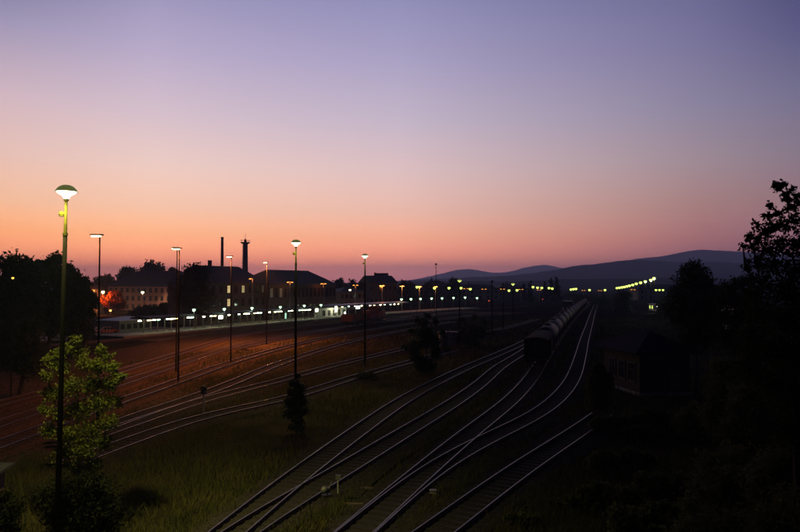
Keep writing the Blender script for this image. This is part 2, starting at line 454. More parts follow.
T1 = track([(140, 586), (175, 558), (208, 532), (276, 480), (333, 440), (397, 398), (447, 373), (520, 342), (560, 319)], 'foreground track running from the bottom left towards the bushes, leftmost of the near five')
T2 = track([(140, 588), (178, 560), (217, 532), (306, 482), (382, 438), (448, 400), (477, 380), (490, 368.5), (520, 350.5), (548, 328), (572, 309), (588, 301)], 'foreground track branching off the leftmost one and passing left of the tank wagons')
T3 = track([(252, 600), (333, 533), (401, 477), (457, 433), (500, 401.5), (521, 381), (538, 358), (559, 331), (580, 309.5), (592, 300), (596, 296)], 'foreground track that leads straight under the tank wagons')
T4 = track([(250, 602), (333, 534.5), (400, 481), (428, 461), (471, 440), (494, 428.6), (520, 418), (537, 407), (550, 397), (565, 379), (574, 358), (580, 340), (585.5, 326), (590.5, 313), (596, 301), (598, 296)], 'foreground track that crosses over and curves up along the right side of the tank wagons')
T5 = track([(330, 590), (413, 532), (508.6, 465.7), (574, 425.7), (592, 413)], 'rightmost foreground track vanishing into the dark grass beside the hut')
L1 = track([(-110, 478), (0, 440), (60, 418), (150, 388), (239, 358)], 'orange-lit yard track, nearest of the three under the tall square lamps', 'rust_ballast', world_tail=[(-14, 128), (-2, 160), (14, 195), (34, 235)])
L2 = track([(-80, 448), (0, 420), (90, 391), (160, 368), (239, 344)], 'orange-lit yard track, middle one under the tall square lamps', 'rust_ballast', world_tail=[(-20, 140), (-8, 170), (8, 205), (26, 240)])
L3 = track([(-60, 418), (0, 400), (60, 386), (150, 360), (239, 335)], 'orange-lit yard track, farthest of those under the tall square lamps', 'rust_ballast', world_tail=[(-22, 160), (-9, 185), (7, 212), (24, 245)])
L6 = track([(60, 440), (120, 418), (203, 391), (280, 361), (360, 338)], 'dim yard track crossing behind the second mushroom lamp', world_tail=[(2, 150), (14, 180)])
L7 = track([(60, 444), (120, 424), (200, 398), (262, 383), (325, 366), (397, 349), (440, 338)], 'dim yard track crossing behind the third mushroom lamp', world_tail=[(22, 150), (38, 190)])
L5 = track([(60, 462), (120, 440), (200, 414), (280, 398), (340, 379)], 'dim yard track ending in the grass beside the small shunting signal', world_tail=[(0, 85), (9, 105)])

# platform edge path
PE = Path([(-82, 70), (-62, 105), (-49.6, 127), (-39.5, 150), (-29.4, 173), (-17.7, 196), (0, 226), (22, 258), (60, 310)], sm=20)
PT = Path([(q.x, q.y) for q in [PE.p[k] + PE.n[k] * 1.75 for k in range(0, len(PE.p), 4)]], sm=4)
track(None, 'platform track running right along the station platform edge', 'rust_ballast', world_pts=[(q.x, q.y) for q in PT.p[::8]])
PT2 = [tuple(G(a, b)[:2]) for a, b in [(238, 350), (290, 339), (344, 329), (372, 324), (396, 320), (420, 315), (450, 309)]]
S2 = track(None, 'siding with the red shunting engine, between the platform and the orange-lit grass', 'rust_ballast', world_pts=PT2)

# gravel area between yard tracks, a path along the middle
yard = strip(Path([(-33, 25), (-31, 60), (-29, 100), (-24, 135), (-10, 168), (10, 205)]), (-16, 11), (0.003, 0.003), step=3)
tag(yard.build('gravel_yard', M['gravel']), kind='structure')
fore = strip(PE, (3.6, 30), (.0015, .0015), PE.solve_px(120, 0), PE.solve_px(455, 0), 3)
tag(fore.build('gravel_forecourt', M['gravelpale']), kind='structure')
wp = Path([G(a, b)[:2] for a, b in [(352, 500), (372, 478), (400, 458), (440, 436)]])
tag(strip(wp, (-.35, .35), (0.13, 0.13)).build('footpath', M['ballast']), kind='structure')

# ------------------------------------------------------------------ grass
def near_track(x, y, lim=1.75):
    ok = np.zeros(len(x), bool)
    for t in TR:
        q = np.array([(p.x, p.y) for p in t.p[::2]])
        q = q[(q[:, 1] > 15) & (q[:, 1] < 230)]
        for k in range(0, len(x), 4000):
            d = ((x[k:k + 4000, None] - q[None, :, 0]) ** 2 + (y[k:k + 4000, None] - q[None, :, 1]) ** 2).min(1)
            ok[k:k + 4000] |= d < lim ** 2
    return ok
rs = np.random.RandomState(5)
def make_grass(n, y0, y1, hmin, hmax, w, kfrac=0.64, keep=None):
    u = rs.rand(n); y = y0 * (y1 / y0) ** u
    x = (rs.rand(n) * 2 - 1) * y * kfrac
    # patchiness
    pat = np.sin(x * .31 + 1.3 * np.sin(y * .17)) + np.sin(y * .23 + 2 * np.sin(x * .13 + 1)) + rs.randn(n) * .6
    sel = pat > -0.9
    x, y = x[sel], y[sel]
    edge = rs.rand(len(x)) * .7
    bad = near_track(x, y, 1.55) 
    if keep is not None: bad |= ~keep(x, y)
    x, y = x[~bad], y[~bad]; n = len(x)
    h = hmin + (hmax - hmin) * rs.rand(n) ** 2; h *= 0.7 + 0.6 * (np.sin(x * .5) * np.sin(y * .4) * .5 + .5)
    a = rs.rand(n) * math.pi; lx = rs.randn(n) * .35 * h; ly = rs.randn(n) * .35 * h
    w = w * (0.6 + .8 * rs.rand(n)) * np.clip(y / 35, 1, 3)
    ca, sa = np.cos(a) * w / 2, np.sin(a) * w / 2
    z = np.zeros(n)
    V = np.stack([np.stack([x - ca, y - sa, z], 1), np.stack([x + ca, y + sa, z], 1),
                  np.stack([x + lx + ca * .25, y + ly + sa * .25, h], 1), np.stack([x + lx - ca * .25, y + ly - sa * .25, h * .97], 1)], 1)
    return V
notyard = lambda x, y: ~((x < -22 - 0 * y) & (x > -46) & (y < 105) & (rs.rand(len(x)) < .8))
V1 = make_grass(170000, 23, 75, .12, .6, .035, keep=notyard)
V2 = make_grass(60000, 70, 200, .2, .6, .05, keep=lambda x, y: x > (-30 + (y - 100) * .42))
tag(quads_obj('grass', np.concatenate([V1, V2]), M['grass']), kind='stuff')

# ------------------------------------------------------------------ trees
def leaves(centres, radii, n, size, rnd, flat=0.85):
    c = np.array(centres, float); r = np.array(radii, float)
    w = r ** 2.35; w /= w.sum()
    k = rnd.choice(len(c), n, p=w)
    d = rnd.randn(n, 3); d /= np.linalg.norm(d, axis=1)[:, None]
    rad = rnd.rand(n) ** 0.42 * (1 + .30 * rnd.randn(n))
    pos = c[k] + d * (r[k] * rad)[:, None] * np.array([1, 1, flat])
    a = rnd.randn(n, 3); a /= np.linalg.norm(a, axis=1)[:, None]
    b = np.cross(a, rnd.randn(n, 3)); b /= np.linalg.norm(b, axis=1)[:, None]
    s = size * (.6 + .8 * rnd.rand(n))[:, None]
    cc = np.cross(a, b)
    V = np.stack([pos - a * s, pos - b * s * .45 + cc * s * .12, pos + a * s, pos + b * s * .45 + cc * s * .12], 1)
    return V
def tree(name, label, cat, base, clumps, n, size, seed, mat_='leafdark', group=None, trunk_r=.18, limbs=True, twigs=60, trunk_top=None):
    """base: world point; clumps: list of (centre, radius) in world space"""
    rnd = np.random.RandomState(seed)
    base = Vector(base)
    root = empty(name, base, label, cat, group)
    C = [Vector(c) - base for c, r in clumps]; R = [r for c, r in clumps]
    V = leaves([tuple(c) for c in C], R, n, size, rnd)
    t = MB()
    top = Vector(trunk_top) - base if trunk_top else max(C, key=lambda v: v.z)
    tip = Vector((top.x * .7, top.y * .7, top.z * .8))
    mid = Vector((tip.x * .35 + rnd.randn() * .1, tip.y * .35, tip.z * .45))
    tr = [Vector((0, 0, -0.1)), Vector((0.0, 0, .3)), mid * .5 + Vector((rnd.randn() * .05, 0, 0)), mid, tip]
    t.tube(tr, [trunk_r * 1.35, trunk_r, trunk_r * .85, trunk_r * .6, trunk_r * .2], 8)
    tw = []
    for c, r in zip(C, R):
        if not limbs: break
        f = min(.85, max(.18, c.z / max(tip.z, .1) * .62))
        s = mid * (f / .45) if f < .45 else mid.lerp(tip, (f - .45) / .55)
        low = [q for q in C if q.z < c.z - r * .4]
        if low:
            nb = min(low, key=lambda q: (q - c).length)
            if (nb - c).length < (s - c).length * .8: s = nb
        m_ = s.lerp(c, .5) + Vector((rnd.randn() * .12 * r, rnd.randn() * .12 * r, .15 * r))
        t.tube([s, m_, c + Vector((0, 0, r * .3))], [trunk_r * .35, trunk_r * .2, trunk_r * .06], 5, cap=False)
        for _ in range(max(2, int(twigs / len(C)))):
            d = Vector(rnd.randn(3)).normalized(); d.z = abs(d.z) * .8 + .1 if d.z > -.3 else d.z
            e = c + d * r * (1.0 + .35 * rnd.rand())
            t.tube([c, c.lerp(e, .55) + Vector((0, 0, .05 * r)), e], [trunk_r * .08, trunk_r * .05, trunk_r * .02], 3, cap=False)
            for q in range(5):
                p = c.lerp(e, .6 + .4 * rnd.rand()) + Vector(rnd.randn(3)) * size * .7
                tw.append(tuple(p))
    if tw:
        V = np.concatenate([V, leaves(tw, [size * .8] * len(tw), len(tw) * 2, size, rnd)])
    t.build('trunk', M['bark'], root)
    quads_obj('crown', V, M[mat_], root)
    return root
def pxtree(name, label, cat, bpx, Y, cl, n, size, seed, **kw):
    """clump list in picture columns/rows at depth Y: (px, py, radius in px, depth offset)"""
    b = P(bpx, 400, Y); b.z = 0
    rr = random.Random(seed); out = []
    for c in cl:
        dy = c[3] if len(c) > 3 else rr.uniform(-.7, .7) * c[2] / F * Y * 1.2
        p = P(c[0], c[1], Y + dy); r = c[2] / F * Y
        if p.z < r * .5: p.z = r * .5
        out.append((p, r))
    return tree(name, label, cat, b, out, n, size, seed, **kw)
def blob(px0, px1, ytop, ybot, k, seed, rmin=.12, rmax=.24, peak=None):
    """clumps filling a crown outline: a dome between columns px0-px1"""
    rr = random.Random(seed); w = px1 - px0; out = []
    cx = (px0 + px1) / 2; cyy = (ytop + ybot) / 2; h = ybot - ytop
    while len(out) < k:
        u, v = rr.uniform(-1, 1), rr.uniform(-1, 1)
        if u * u + v * v > 1: continue
        r = rr.uniform(rmin, rmax) * min(w, h) * (1 if len(out) % 3 else .62)
        j = rr.uniform(.92, 1.14)
        out.append((cx + u * (w / 2 - r) * j, cyy + v * (h / 2 - r * .9) * (j if v < 0 else 1), r))
    return out

# near left tree, lit by the first lamp
shoots = [(78, 338, 5), (73, 346, 6), (80, 352, 8), (60, 352, 6), (50, 358, 6), (62, 366, 9), (48, 374, 6), (86, 362, 8), (102, 348, 5), (106, 356, 7), (98, 364, 9), (113, 366, 7), (120, 376, 6),
          (110, 382, 10), (92, 382, 12), (70, 386, 12), (52, 392, 9), (116, 398, 8), (100, 402, 12), (80, 408, 13), (60, 412, 10), (110, 420, 9), (92, 428, 12), (70, 432, 12), (50, 428, 8), (104, 440, 9), (84, 448, 12), (64, 452, 10), (44, 408, 5), (95, 462, 10), (76, 466, 10)]
pxtree('deciduous_tree', 'leafy young tree lit yellow-green by the big lamp at the left', 'tree', 82, 28.3, [(a - 1, b + 2, r * .95) for a, b, r in shoots], 12000, .062, 11, mat_='leaflit', trunk_r=.10, twigs=500)
# dark bush at its foot
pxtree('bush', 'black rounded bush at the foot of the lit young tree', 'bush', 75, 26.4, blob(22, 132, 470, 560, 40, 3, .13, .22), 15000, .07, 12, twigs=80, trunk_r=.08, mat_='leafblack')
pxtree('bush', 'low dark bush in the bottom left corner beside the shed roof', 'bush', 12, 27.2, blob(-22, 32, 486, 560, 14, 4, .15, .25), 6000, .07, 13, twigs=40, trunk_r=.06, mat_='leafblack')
# bush at lamp B
pxtree('shrub', 'narrow dark shrub hiding the foot of the second mushroom lamp', 'shrub', 296, 46, [(297, 376, 2.5), (294, 383, 4), (300, 388, 5), (291, 392, 4), (298, 396, 6), (289, 402, 5), (303, 402, 5), (295, 408, 7), (304, 412, 4), (289, 414, 5), (298, 420, 6), (293, 427, 4), (301, 428, 4)], 4500, .10, 14, trunk_r=.06, twigs=60)
pxtree('shrub', 'small tuft-like shrub at the foot of the third mushroom lamp', 'shrub', 366, 72, [(366, 378, 5), (360, 383, 5), (372, 384, 5), (366, 388, 5)], 1600, .12, 15, trunk_r=.05, twigs=20)
pxtree('round_tree', 'round dark tree between the yard tracks and the tank wagons', 'tree', 426, 76, blob(406, 444, 324, 377, 26, 6, .12, .22) + [(411, 331, 4), (418, 320, 4), (427, 316, 3.5), (436, 322, 4), (442, 332, 4), (404, 346, 4), (447, 350, 4), (424, 324, 5)], 9000, .14, 16, trunk_r=.12, twigs=80)
pxtree('bush', 'round bush right of the small flat-roofed cabin', 'bush', 474, 108, blob(456, 490, 321, 350, 16, 7, .14, .26) + [(462, 320, 3), (474, 317, 3), (484, 322, 3), (492, 334, 3.5), (453, 338, 3)], 4500, .2, 17, trunk_r=.1, twigs=40)
# left tree mass
lt = [(-10, 50, 249, 330, 76, 'dark broad tree at the left edge with an amber street lamp in front', 21),
      (25, 72, 252, 335, 84, 'dark spreading tree behind the big left lamp post', 22),
      (52, 92, 260, 335, 92, 'dark tree stepping down to the right beside the first square lamp', 23),
      (70, 99, 284, 335, 98, 'low dark tree at the right end of the left tree group', 24)]
for a, b, t, bt, Y, lab, s in lt:
    pxtree('broadleaf_tree', lab, 'tree', (a + b) / 2, Y, blob(a, b, t, bt + 8, 40, s, .13, .22), 12000, .24, s, group='trees massed at the left edge', trunk_r=.3, twigs=120)
pxtree('low_tree', 'low spreading tree in the dark beneath the left tree group', 'tree', 20, 62, blob(-15, 56, 318, 378, 26, 9, .16, .26), 8000, .2, 25, trunk_r=.2, twigs=60)
# trees behind the pink building
for a, b, t, bt, s, lab in [(92, 118, 273, 300, 31, 'small rounded tree left of the pink building'), (115, 140, 266, 296, 32, 'tree peeking over the left end of the pink building roof'),
                            (134, 172, 260, 296, 33, 'tallest broad tree over the middle of the pink building roof'), (164, 188, 265, 296, 34, 'tree over the right end of the pink building roof')]:
    pxtree('broadleaf_tree', lab, 'tree', (a + b) / 2, 300, blob(a, b, t, bt + 4, 24, s, .14, .24), 5000, .6, s, group='trees behind the pink building', trunk_r=.4, twigs=60)
pxtree('large_tree', 'large black tree standing between the pink building and the station', 'tree', 194, 152, blob(172, 217, 262, 318, 40, 36, .13, .22), 12000, .34, 36, trunk_r=.4, twigs=100)
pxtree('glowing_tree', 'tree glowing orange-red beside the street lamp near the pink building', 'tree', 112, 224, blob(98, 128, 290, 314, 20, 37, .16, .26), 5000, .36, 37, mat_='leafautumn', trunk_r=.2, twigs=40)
pxtree('hedge_tree', 'low domed dark tree in front of the pink building', 'tree', 152, 200, blob(128, 184, 302, 324, 26, 38, .25, .4), 7000, .38, 38, trunk_r=.2, twigs=40)
# behind station
for a, b, t, s, Y, lab in [(278, 300, 271, 41, 290, 'rounded tree between the two station roofs'), (330, 348, 279, 42, 300, 'low rounded tree right of the station'), (344, 364, 280, 43, 310, 'low wide tree behind the third mushroom lamp'),
                           (398, 420, 280, 44, 330, 'dark tree left of the slim tall mast'), (420, 440, 281, 45, 360, 'dark tree around the foot of the slim tall mast'), (446, 462, 278, 46, 370, 'upright dark tree right of the slim tall mast')]:
    pxtree('broadleaf_tree', lab, 'tree', (a + b) / 2, Y, blob(a, b, t, 304, 18, s, .16, .28), 3500, .6, s, group='trees on the town skyline', trunk_r=.3, twigs=40)
# tall narrow conifers
for i, (x, top, w, lab) in enumerate([(524, 283, 7, 'lowest narrow conifer at the left end of the dark row'), (530, 281, 7, 'second narrow conifer from the left in the dark row'), (545, 281, 6, 'thin conifer in the gap of the dark row'),
                                 (551, 278, 7, 'tall pointed conifer left of the tallest one in the dark row'), (557, 276.5, 8, 'tallest conifer at the right end of the dark row')]):
    cl = []
    for k in range(12):
        f = k / 11; cl.append((x + random.Random(i * 20 + k).uniform(-.8, .8), top + 1.5 + f * 26, .9 + w * .42 * f ** .7))
    pxtree('conifer', lab, 'tree', x, 400, cl, 3000, .55, 50 + i, mat_='leafgrey', group='row of conifers before the hills', trunk_r=.25, twigs=30)
# trees right of the line
for a, b, t, bt, Y, s, lab in [(570, 590, 297, 312, 420, 61, 'low tree where the tracks vanish'), (590, 612, 296, 318, 330, 62, 'rounded tree just right of the vanishing tracks'),
                               (612, 636, 289, 325, 235, 63, 'dim green tree under the row of lime lamps'), (655, 676, 292, 325, 200, 64, 'dark tree behind the lime lamp posts'),
                               (560, 574, 293, 308, 460, 65, 'small tree left of the vanishing tracks')]:
    pxtree('low_tree', lab, 'tree', (a + b) / 2, Y, blob(a, b, t, bt, 18, s, .18, .3), 3500, .45, s, group='trees beside the far end of the line', trunk_r=.2, twigs=40)
pxtree('mid_tree', 'dark rounded tree rising against the hills left of the big birch', 'tree', 696, 62, [(694, 266, 7), (688, 272, 9), (700, 274, 9), (706, 282, 9), (684, 284, 11), (696, 288, 12), (712, 292, 9), (678, 296, 10), (692, 304, 14), (708, 306, 12), (680, 316, 13), (698, 322, 14), (714, 320, 11), (690, 338, 14), (706, 340, 13), (672, 306, 7), (718, 300, 5)], 13000, .13, 71, trunk_r=.16, twigs=160)
pxtree('mid_tree', 'dark low tree filling the gap beside the big birch', 'tree', 735, 55, [(728, 288, 8), (738, 284, 8), (748, 280, 8), (722, 300, 9), (735, 302, 12), (748, 300, 12), (726, 318, 12), (742, 320, 14), (732, 340, 14), (748, 345, 14), (720, 335, 9)], 9000, .13, 72, trunk_r=.14, twigs=90)
# big right tree
big = [(758, 240, 8), (766, 232, 8), (774, 226, 8), (784, 226, 9), (795, 222, 10), (752, 248, 5), (765, 250, 12), (780, 246, 14), (796, 246, 14), (757, 264, 10), (774, 268, 16), (796, 270, 18), (762, 286, 15), (784, 292, 18), (804, 300, 20), (752, 296, 9),
       (760, 312, 18), (784, 322, 22), (806, 330, 24), (750, 334, 16), (770, 350, 22), (796, 360, 26), (748, 366, 20), (774, 386, 24), (800, 398, 26), (816, 240, 18), (822, 280, 24), (826, 330, 28), (790, 430, 26), (760, 420, 20),
       (778, 214, 4), (790, 208, 5), (800, 205, 6), (786, 196, 3.5), (780, 189, 2.6), (775, 185, 2), (792, 190, 2.6), (797, 197, 3), (808, 215, 8), (748, 237, 2.6), (743, 247, 2.4), (757, 226, 2.6), (767, 216, 3), (771, 206, 2.2), (783, 184, 1.6), (788, 200, 2.4), (746, 268, 3)]
pxtree('birch_tree', 'big dark birch at the right edge with thin leafy sprigs against the sky', 'tree', 800, 20.5, big, 20000, .060, 73, trunk_r=.16, twigs=420, trunk_top=P(790, 190, 20.5))
# shrubs of the dark right foreground
shr = [(640, 470, 620, 700, 30, 'wide black shrub in the lower right below the hut', 81), (700, 440, 680, 770, 27, 'tall black shrub below the gap between hut and birch', 82), (770, 430, 740, 830, 23, 'black shrub filling the lower right corner under the birch', 83),
       (700, 500, 650, 760, 22, 'black shrub at the bottom edge between the lower right shrubs', 84), (745, 380, 712, 790, 34, 'tall shrub right of the hut under the birch crown', 85),
       (690, 400, 672, 722, 44, 'shrub leaning on the right wall of the hut', 86), (612, 415, 590, 640, 46, 'low shrub left of the hut beside the rightmost track', 87)]
shr += [(600, 362, 588, 614, 52, 'feathery tall shrub between the curving track and the left wall of the hut', 101), (660, 408, 628, 700, 47, 'dense low shrub covering the foot of the hut wall', 102),
        (720, 350, 700, 760, 40, 'tall dark shrub behind others between hut and birch', 103), (625, 448, 585, 665, 36, 'olive-dark shrub below the low shrub left of the hut', 104),
        (590, 482, 552, 640, 30, 'dark shrub at the bottom right of the rightmost track', 105), (655, 495, 600, 720, 26, 'broad black shrub at the bottom edge below the hut', 106),
        (730, 460, 680, 800, 25, 'black shrub in the middle of the lower right thicket', 107), (785, 480, 740, 850, 20, 'black shrub in the bottom right corner', 108)]
for bx, top, a, b, Y, lab, s in shr:
    bot = YH + CAMZ * F / Y
    pxtree('bush', lab, 'bush', bx, Y, blob(a, b, top, min(bot, 640), 26, s, .14, .26), 11000, .0040 * Y * .7 + .02, s, mat_='leafshrub', group='shrubs of the dark right slope', trunk_r=.07, twigs=70)
for i, (bx, top, w, Y, lab) in enumerate([(560, 500, 26, 31, 'knee-high shrub beside the rightmost track near the bottom edge'), (600, 452, 30, 37, 'small shrub on the grass right of the rightmost track bend'),
                                          (640, 425, 26, 44, 'small shrub in front of the hut door'), (520, 512, 22, 28.5, 'low weed clump at the bottom edge right of the rightmost track')]):
    bot = YH + CAMZ * F / Y
    pxtree('shrub', lab, 'shrub', bx, Y, blob(bx - w, bx + w, top, bot, 10, 90 + i, .2, .34), 3500, .07, 90 + i, mat_='leafshrub', group='small shrubs by the rightmost track', trunk_r=.04, twigs=30)

# ------------------------------------------------------------------ lamps
def mushroom(px, Y, topy, label, lit=True, watts=0, lean=0, scale=1.0, group='mushroom-headed yard lamps', em='e_yellow', lens=1.0):
    p = P(px, topy, Y); H = p.z
    root = empty('yard_lamp', (p.x, p.y, 0), label, 'lamp post', group)
    hd = Vector((0, 0, H))
    b = Vector((-math.tan(lean) * H, 0, 0))
    root.location.x += b.x; hd.x -= b.x
    s = scale
    def lerp(z): return Vector((hd.x * z / H, 0, z))
    m = MB(); zt = H - 1.9 * s
    m.tube([lerp(0), lerp(2.0), lerp(zt)], [.125 * s, .115 * s, .085 * s], 10)
    m.build('pole', M['tarpole'], root)
    m = MB(); m.tube([lerp(zt - .25), lerp(H - .45 * s)], [.075 * s, .055 * s], 10); m.tube([lerp(zt - .05), lerp(zt + .05)], [.105 * s, .105 * s], 10); m.tube([lerp(H - .5 * s), lerp(H - .42 * s)], [.10 * s, .10 * s], 10)
    m.build('neck', M['olive'], root)
    m = MB(); q = lerp(H - 1.05 * s); m.lathe([(0, -.12 * s), (.10 * s, -.10 * s), (.12 * s, 0), (.10 * s, .10 * s), (0, .12 * s)], (q.x - .16 * s, q.y - .02, q.z), 10); m.build('junction_box', M['olive'], root)
    m = MB(); m.lathe([(.0, .17), (.14, .16), (.26, .11), (.36, .02), (.43, -.09), (.44, -.12), (.41, -.12), (.36, -.05), (.0, 0.0)], (hd.x, 0, H), 20)
    m.v = [(hd.x + (a - hd.x) * s, b_ * s, H + (c - H) * s) for a, b_, c in m.v]
    m.build('lamp_cap', M['e_cap' if lit else 'metal'], root, smooth=True)
    m = MB(); m.lathe([(.0, -.06), (.40 * lens, -.10), (.34 * lens, -.18), (.17 * lens, -.28), (.085, -.42), (0, -.45)], (0, 0, 0), 16)
    m.v = [(hd.x + a * s, b_ * s, H + c * s) for a, b_, c in m.v]
    m.build('lens', M[em] if lit else M['palemetal'], root, smooth=True)
    if watts: light(root, (hd.x + .05, -.5 * s, H - .42 * s), YELLOW, watts, .28, spot=134)
    return root
mushroom(66.5, 25, 189, 'big lit mushroom lamp on the leaning post in front of the lit young tree', watts=8500, lean=math.radians(.8), lens=1.0, scale=.9)
mushroom(296, 57, 241.5, 'lit mushroom lamp on the tall post left of the picture centre, second nearest', watts=2200)
mushroom(365, 83, 255, 'lit mushroom lamp over the red shunting engine, third nearest', watts=900)
mushroom(436, 117, 264, 'unlit slim mast against the far hills', lit=False, scale=.6)
mushroom(459.5, 150, 280, 'lit mushroom lamp right of the slim unlit mast', em='e_lime', scale=1.2, watts=90)
mushroom(492, 135, 281, 'unlit mast left of the far lime lamps', lit=False)
mushroom(503, 150, 283.5, 'shorter unlit mast beside another unlit one before the hills', lit=False)
mushroom(513, 185, 283.5, 'lit lime mushroom lamp above the two lower lime lamps', em='e_lime', scale=1.3, watts=60)

def square_lamp(px, Y, topy, label, watts, both=False, side=-1):
    p = P(px, topy, Y); H = p.z
    root = empty('square_lamp', (p.x - side * .25, p.y, 0), label, 'lamp post', 'tall lamps with square heads over the yard')
    m = MB(); m.tube([(0, 0, 0), (0, 0, 3), (0, 0, H - .1)], [.11, .09, .055], 8); m.build('pole', M['darkpole'], root)
    m = MB(); m.box((side * .22, 0, H - .02), (.9, .34, .10)); m.build('lamp_cap', M['metal'], root)
    m = MB(); m.box((side * .28, 0, H - .13), (.62, .28, .115)); m.build('lens', M['e_cream'], root)
    light(root, (side * .45, -.1, H - .45), SODIUM, watts, .2, spot=170 if watts > 20000 else 152)
    return root
for px, Y, ty, lab, w in [(96.5, 50, 234.5, 'square-headed sodium lamp at the left before the dark trees, nearest of its row', 1700), (177, 70, 248, 'square-headed sodium lamp beside the large black tree, nearer of the pair', 4800),
                       (175, 78, 247.5, 'square-headed sodium lamp just behind another one by the large black tree', 300), (229.5, 87, 256, 'square-headed sodium lamp between the chimney and the water tower', 8500),
                       (265.5, 112, 262, 'square-headed sodium lamp before the station roof ridge', 24000)]:
    square_lamp(px, Y, ty, lab, w)

def tee_lamp(px, Y, topy, label, watts=120, w=1.7, single=False):
    p = P(px, topy, Y); H = p.z
    root = empty('street_lamp', (p.x, p.y, 0), label, 'street lamp', 'orange street lamps behind the platform')
    m = MB(); m.tube([(0, 0, 0), (0, 0, H)], [.13, .09], 8); m.build('pole', M['palemetal'], root)
    m = MB()
    m.box((0 if not single else -w * .25, 0, H + .04), (w if not single else w * .55, .12, .08)); m.build('arm', M['palemetal'], root)
    for s in ((-1, 1) if not single else (-1,)):
        m = MB(); m.box((s * w * .34, 0, H - .10), (w * .36, .4, .20), taper=.7); m.build('lens', M['e_orange'], root)
    if watts: light(root, (0, -.55, H - .35), SODIUM, watts, .15)
    return root
tees = [(252.5, 150, 278.5, True), (290, 160, 282, False), (323.5, 176, 283.5, False), (355.5, 196, 285, False), (382, 216, 285.5, False), (402, 236, 286, False), (419.5, 258, 286.5, False), (435.5, 282, 286.5, False),
        (466, 330, 288.5, False), (484, 350, 289, False), (502.5, 370, 289, False), (521, 390, 289.3, False), (539, 420, 289.8, False), (558, 450, 290, False), (583.5, 480, 290.3, False), (600, 500, 290.5, False), (633, 380, 289.5, False)]
for i, (px, Y, ty, sg) in enumerate(tees):
    if px < 403: Y = PE.off(PE.solve_px(px, -11.5), -11.5).y
    tee_lamp(px, Y, ty, f'orange street lamp, {ordn(i)} from the left in the row behind the platform' if i < 8 else f'small far orange street lamp, {ordn(i)} from the left along the dark skyline', (60 if i < 4 else 500 if i < 6 else 900) if i < 8 else 0, w=1.8 if Y < 300 else 2.6, single=sg)
# globes on the platform and beyond
def globe(px, Y, py, label, group, em='e_green', r=.3, watts=0, post=True, nm='globe_lamp', col=(.75, 1, .7)):
    p = P(px, py, Y)
    root = empty(nm, (p.x, p.y, 0), label, 'lamp', group)
    m = MB(); m.tube([(0, 0, 0), (0, 0, p.z - r * .8)], [.07, .05], 6); m.build('pole', M['metal' if nm == 'globe_lamp' else 'black'], root)
    m = MB(); m.lathe([(0, -r), (r * .6, -r * .8), (r, -r * .1), (r * .85, r * .45), (r * .4, r * .8), (0, r * .9)], (0, 0, p.z), 12); m.build('globe', M[em], root, smooth=True)
    m = MB(); m.lathe([(0, r * 1.15), (r * .6, r * 1.0), (r * .95, r * .62), (r * .87, r * .55), (0, r * .92)], (0, 0, p.z), 12); m.build('lamp_cap', M['metal'], root)
    if watts: light(root, (0, -r - .12, p.z - .3), col, watts, .12)
    return root
gl = [(194, 309.8), (224.3, 309), (252, 308), (280.3, 307), (304.3, 305.6), (321, 305), (401.5, 299.3), (411, 299), (420.5, 298.8), (431.6, 298.4), (442, 298.2), (453.5, 297.8), (465, 297.4), (477, 298)]
for i, (px, py) in enumerate(gl):
    if px < 330: Y = PE.off(PE.solve_px(px, -1.2), -1.2).y
    else: Y = PE.off(PE.solve_px(px, -1.2), -1.2).y
    globe(px, Y, py, f'greenish-white globe lamp on the platform, {ordn(i)} from the left', 'globe lamps along the platform', 'e_green', .36 if px < 330 else .45, 90 if px < 330 else 35)
ym = [(417, 200, 287, 'e_lime'), (434.5, 215, 288, 'e_lime'), (449, 240, 288, 'e_lime'), (461, 260, 288, 'e_lime'), (470.3, 270, 289, 'e_lime'), (509, 300, 290.5, 'e_lime'), (517, 280, 290.2, 'e_lime'), (533, 330, 287, 'e_lime'), (537.5, 340, 287.6, 'e_lime'), (541.8, 345, 287.8, 'e_lime'),
      (549, 360, 288, 'e_lime'), (552.2, 370, 288.5, 'e_lime'), (571, 420, 289.4, 'e_lime'), (573.5, 430, 289, 'e_lime'), (576, 440, 288.8, 'e_lime'), (589.5, 450, 290, 'e_lime'), (605, 460, 290, 'e_lime')]
for i, (px, Y, py, em) in enumerate(ym):
    globe(px, Y, py, f'far lime-white yard lamp, {ordn(i)} from the left on the skyline', 'far lime-white yard lamps', em, .0016 * Y + .12, 0, nm='far_lamp')
# right row
rr_ = [(654, 167, 278.3), (650.8, 180, 280), (645.3, 195, 281.4), (640.6, 215, 282.6), (636.3, 240, 283.6), (632.8, 265, 284.8), (629.5, 290, 285.6), (627, 315, 286.2), (624.5, 345, 286.8), (622, 380, 287.2), (619.5, 420, 287.6), (617, 460, 288)]
for i, (px, Y, py) in enumerate(rr_):
    globe(px, Y, py, f'lime-yellow mast lamp, {ordn(i)} nearest in the receding row at the right', 'receding row of lime mast lamps', 'e_lime', .0017 * Y + .12, 160 if i < 3 else 0, nm='mast_lamp', col=(.9, 1, .35))
for i, (px, Y, py) in enumerate([(656, 300, 290), (659.5, 310, 290), (663, 320, 290), (726, 300, 288.5)]):
    globe(px, Y, py, ['small lime lamp left in the trio right of the receding row', 'small lime lamp middle of the trio right of the receding row', 'small lime lamp right in the trio right of the receding row', 'single dim small lamp among the trees at the right'][i], 'small lamps beyond the right trees', 'e_lime', .5 if i < 3 else .3, 0, nm='far_lamp')
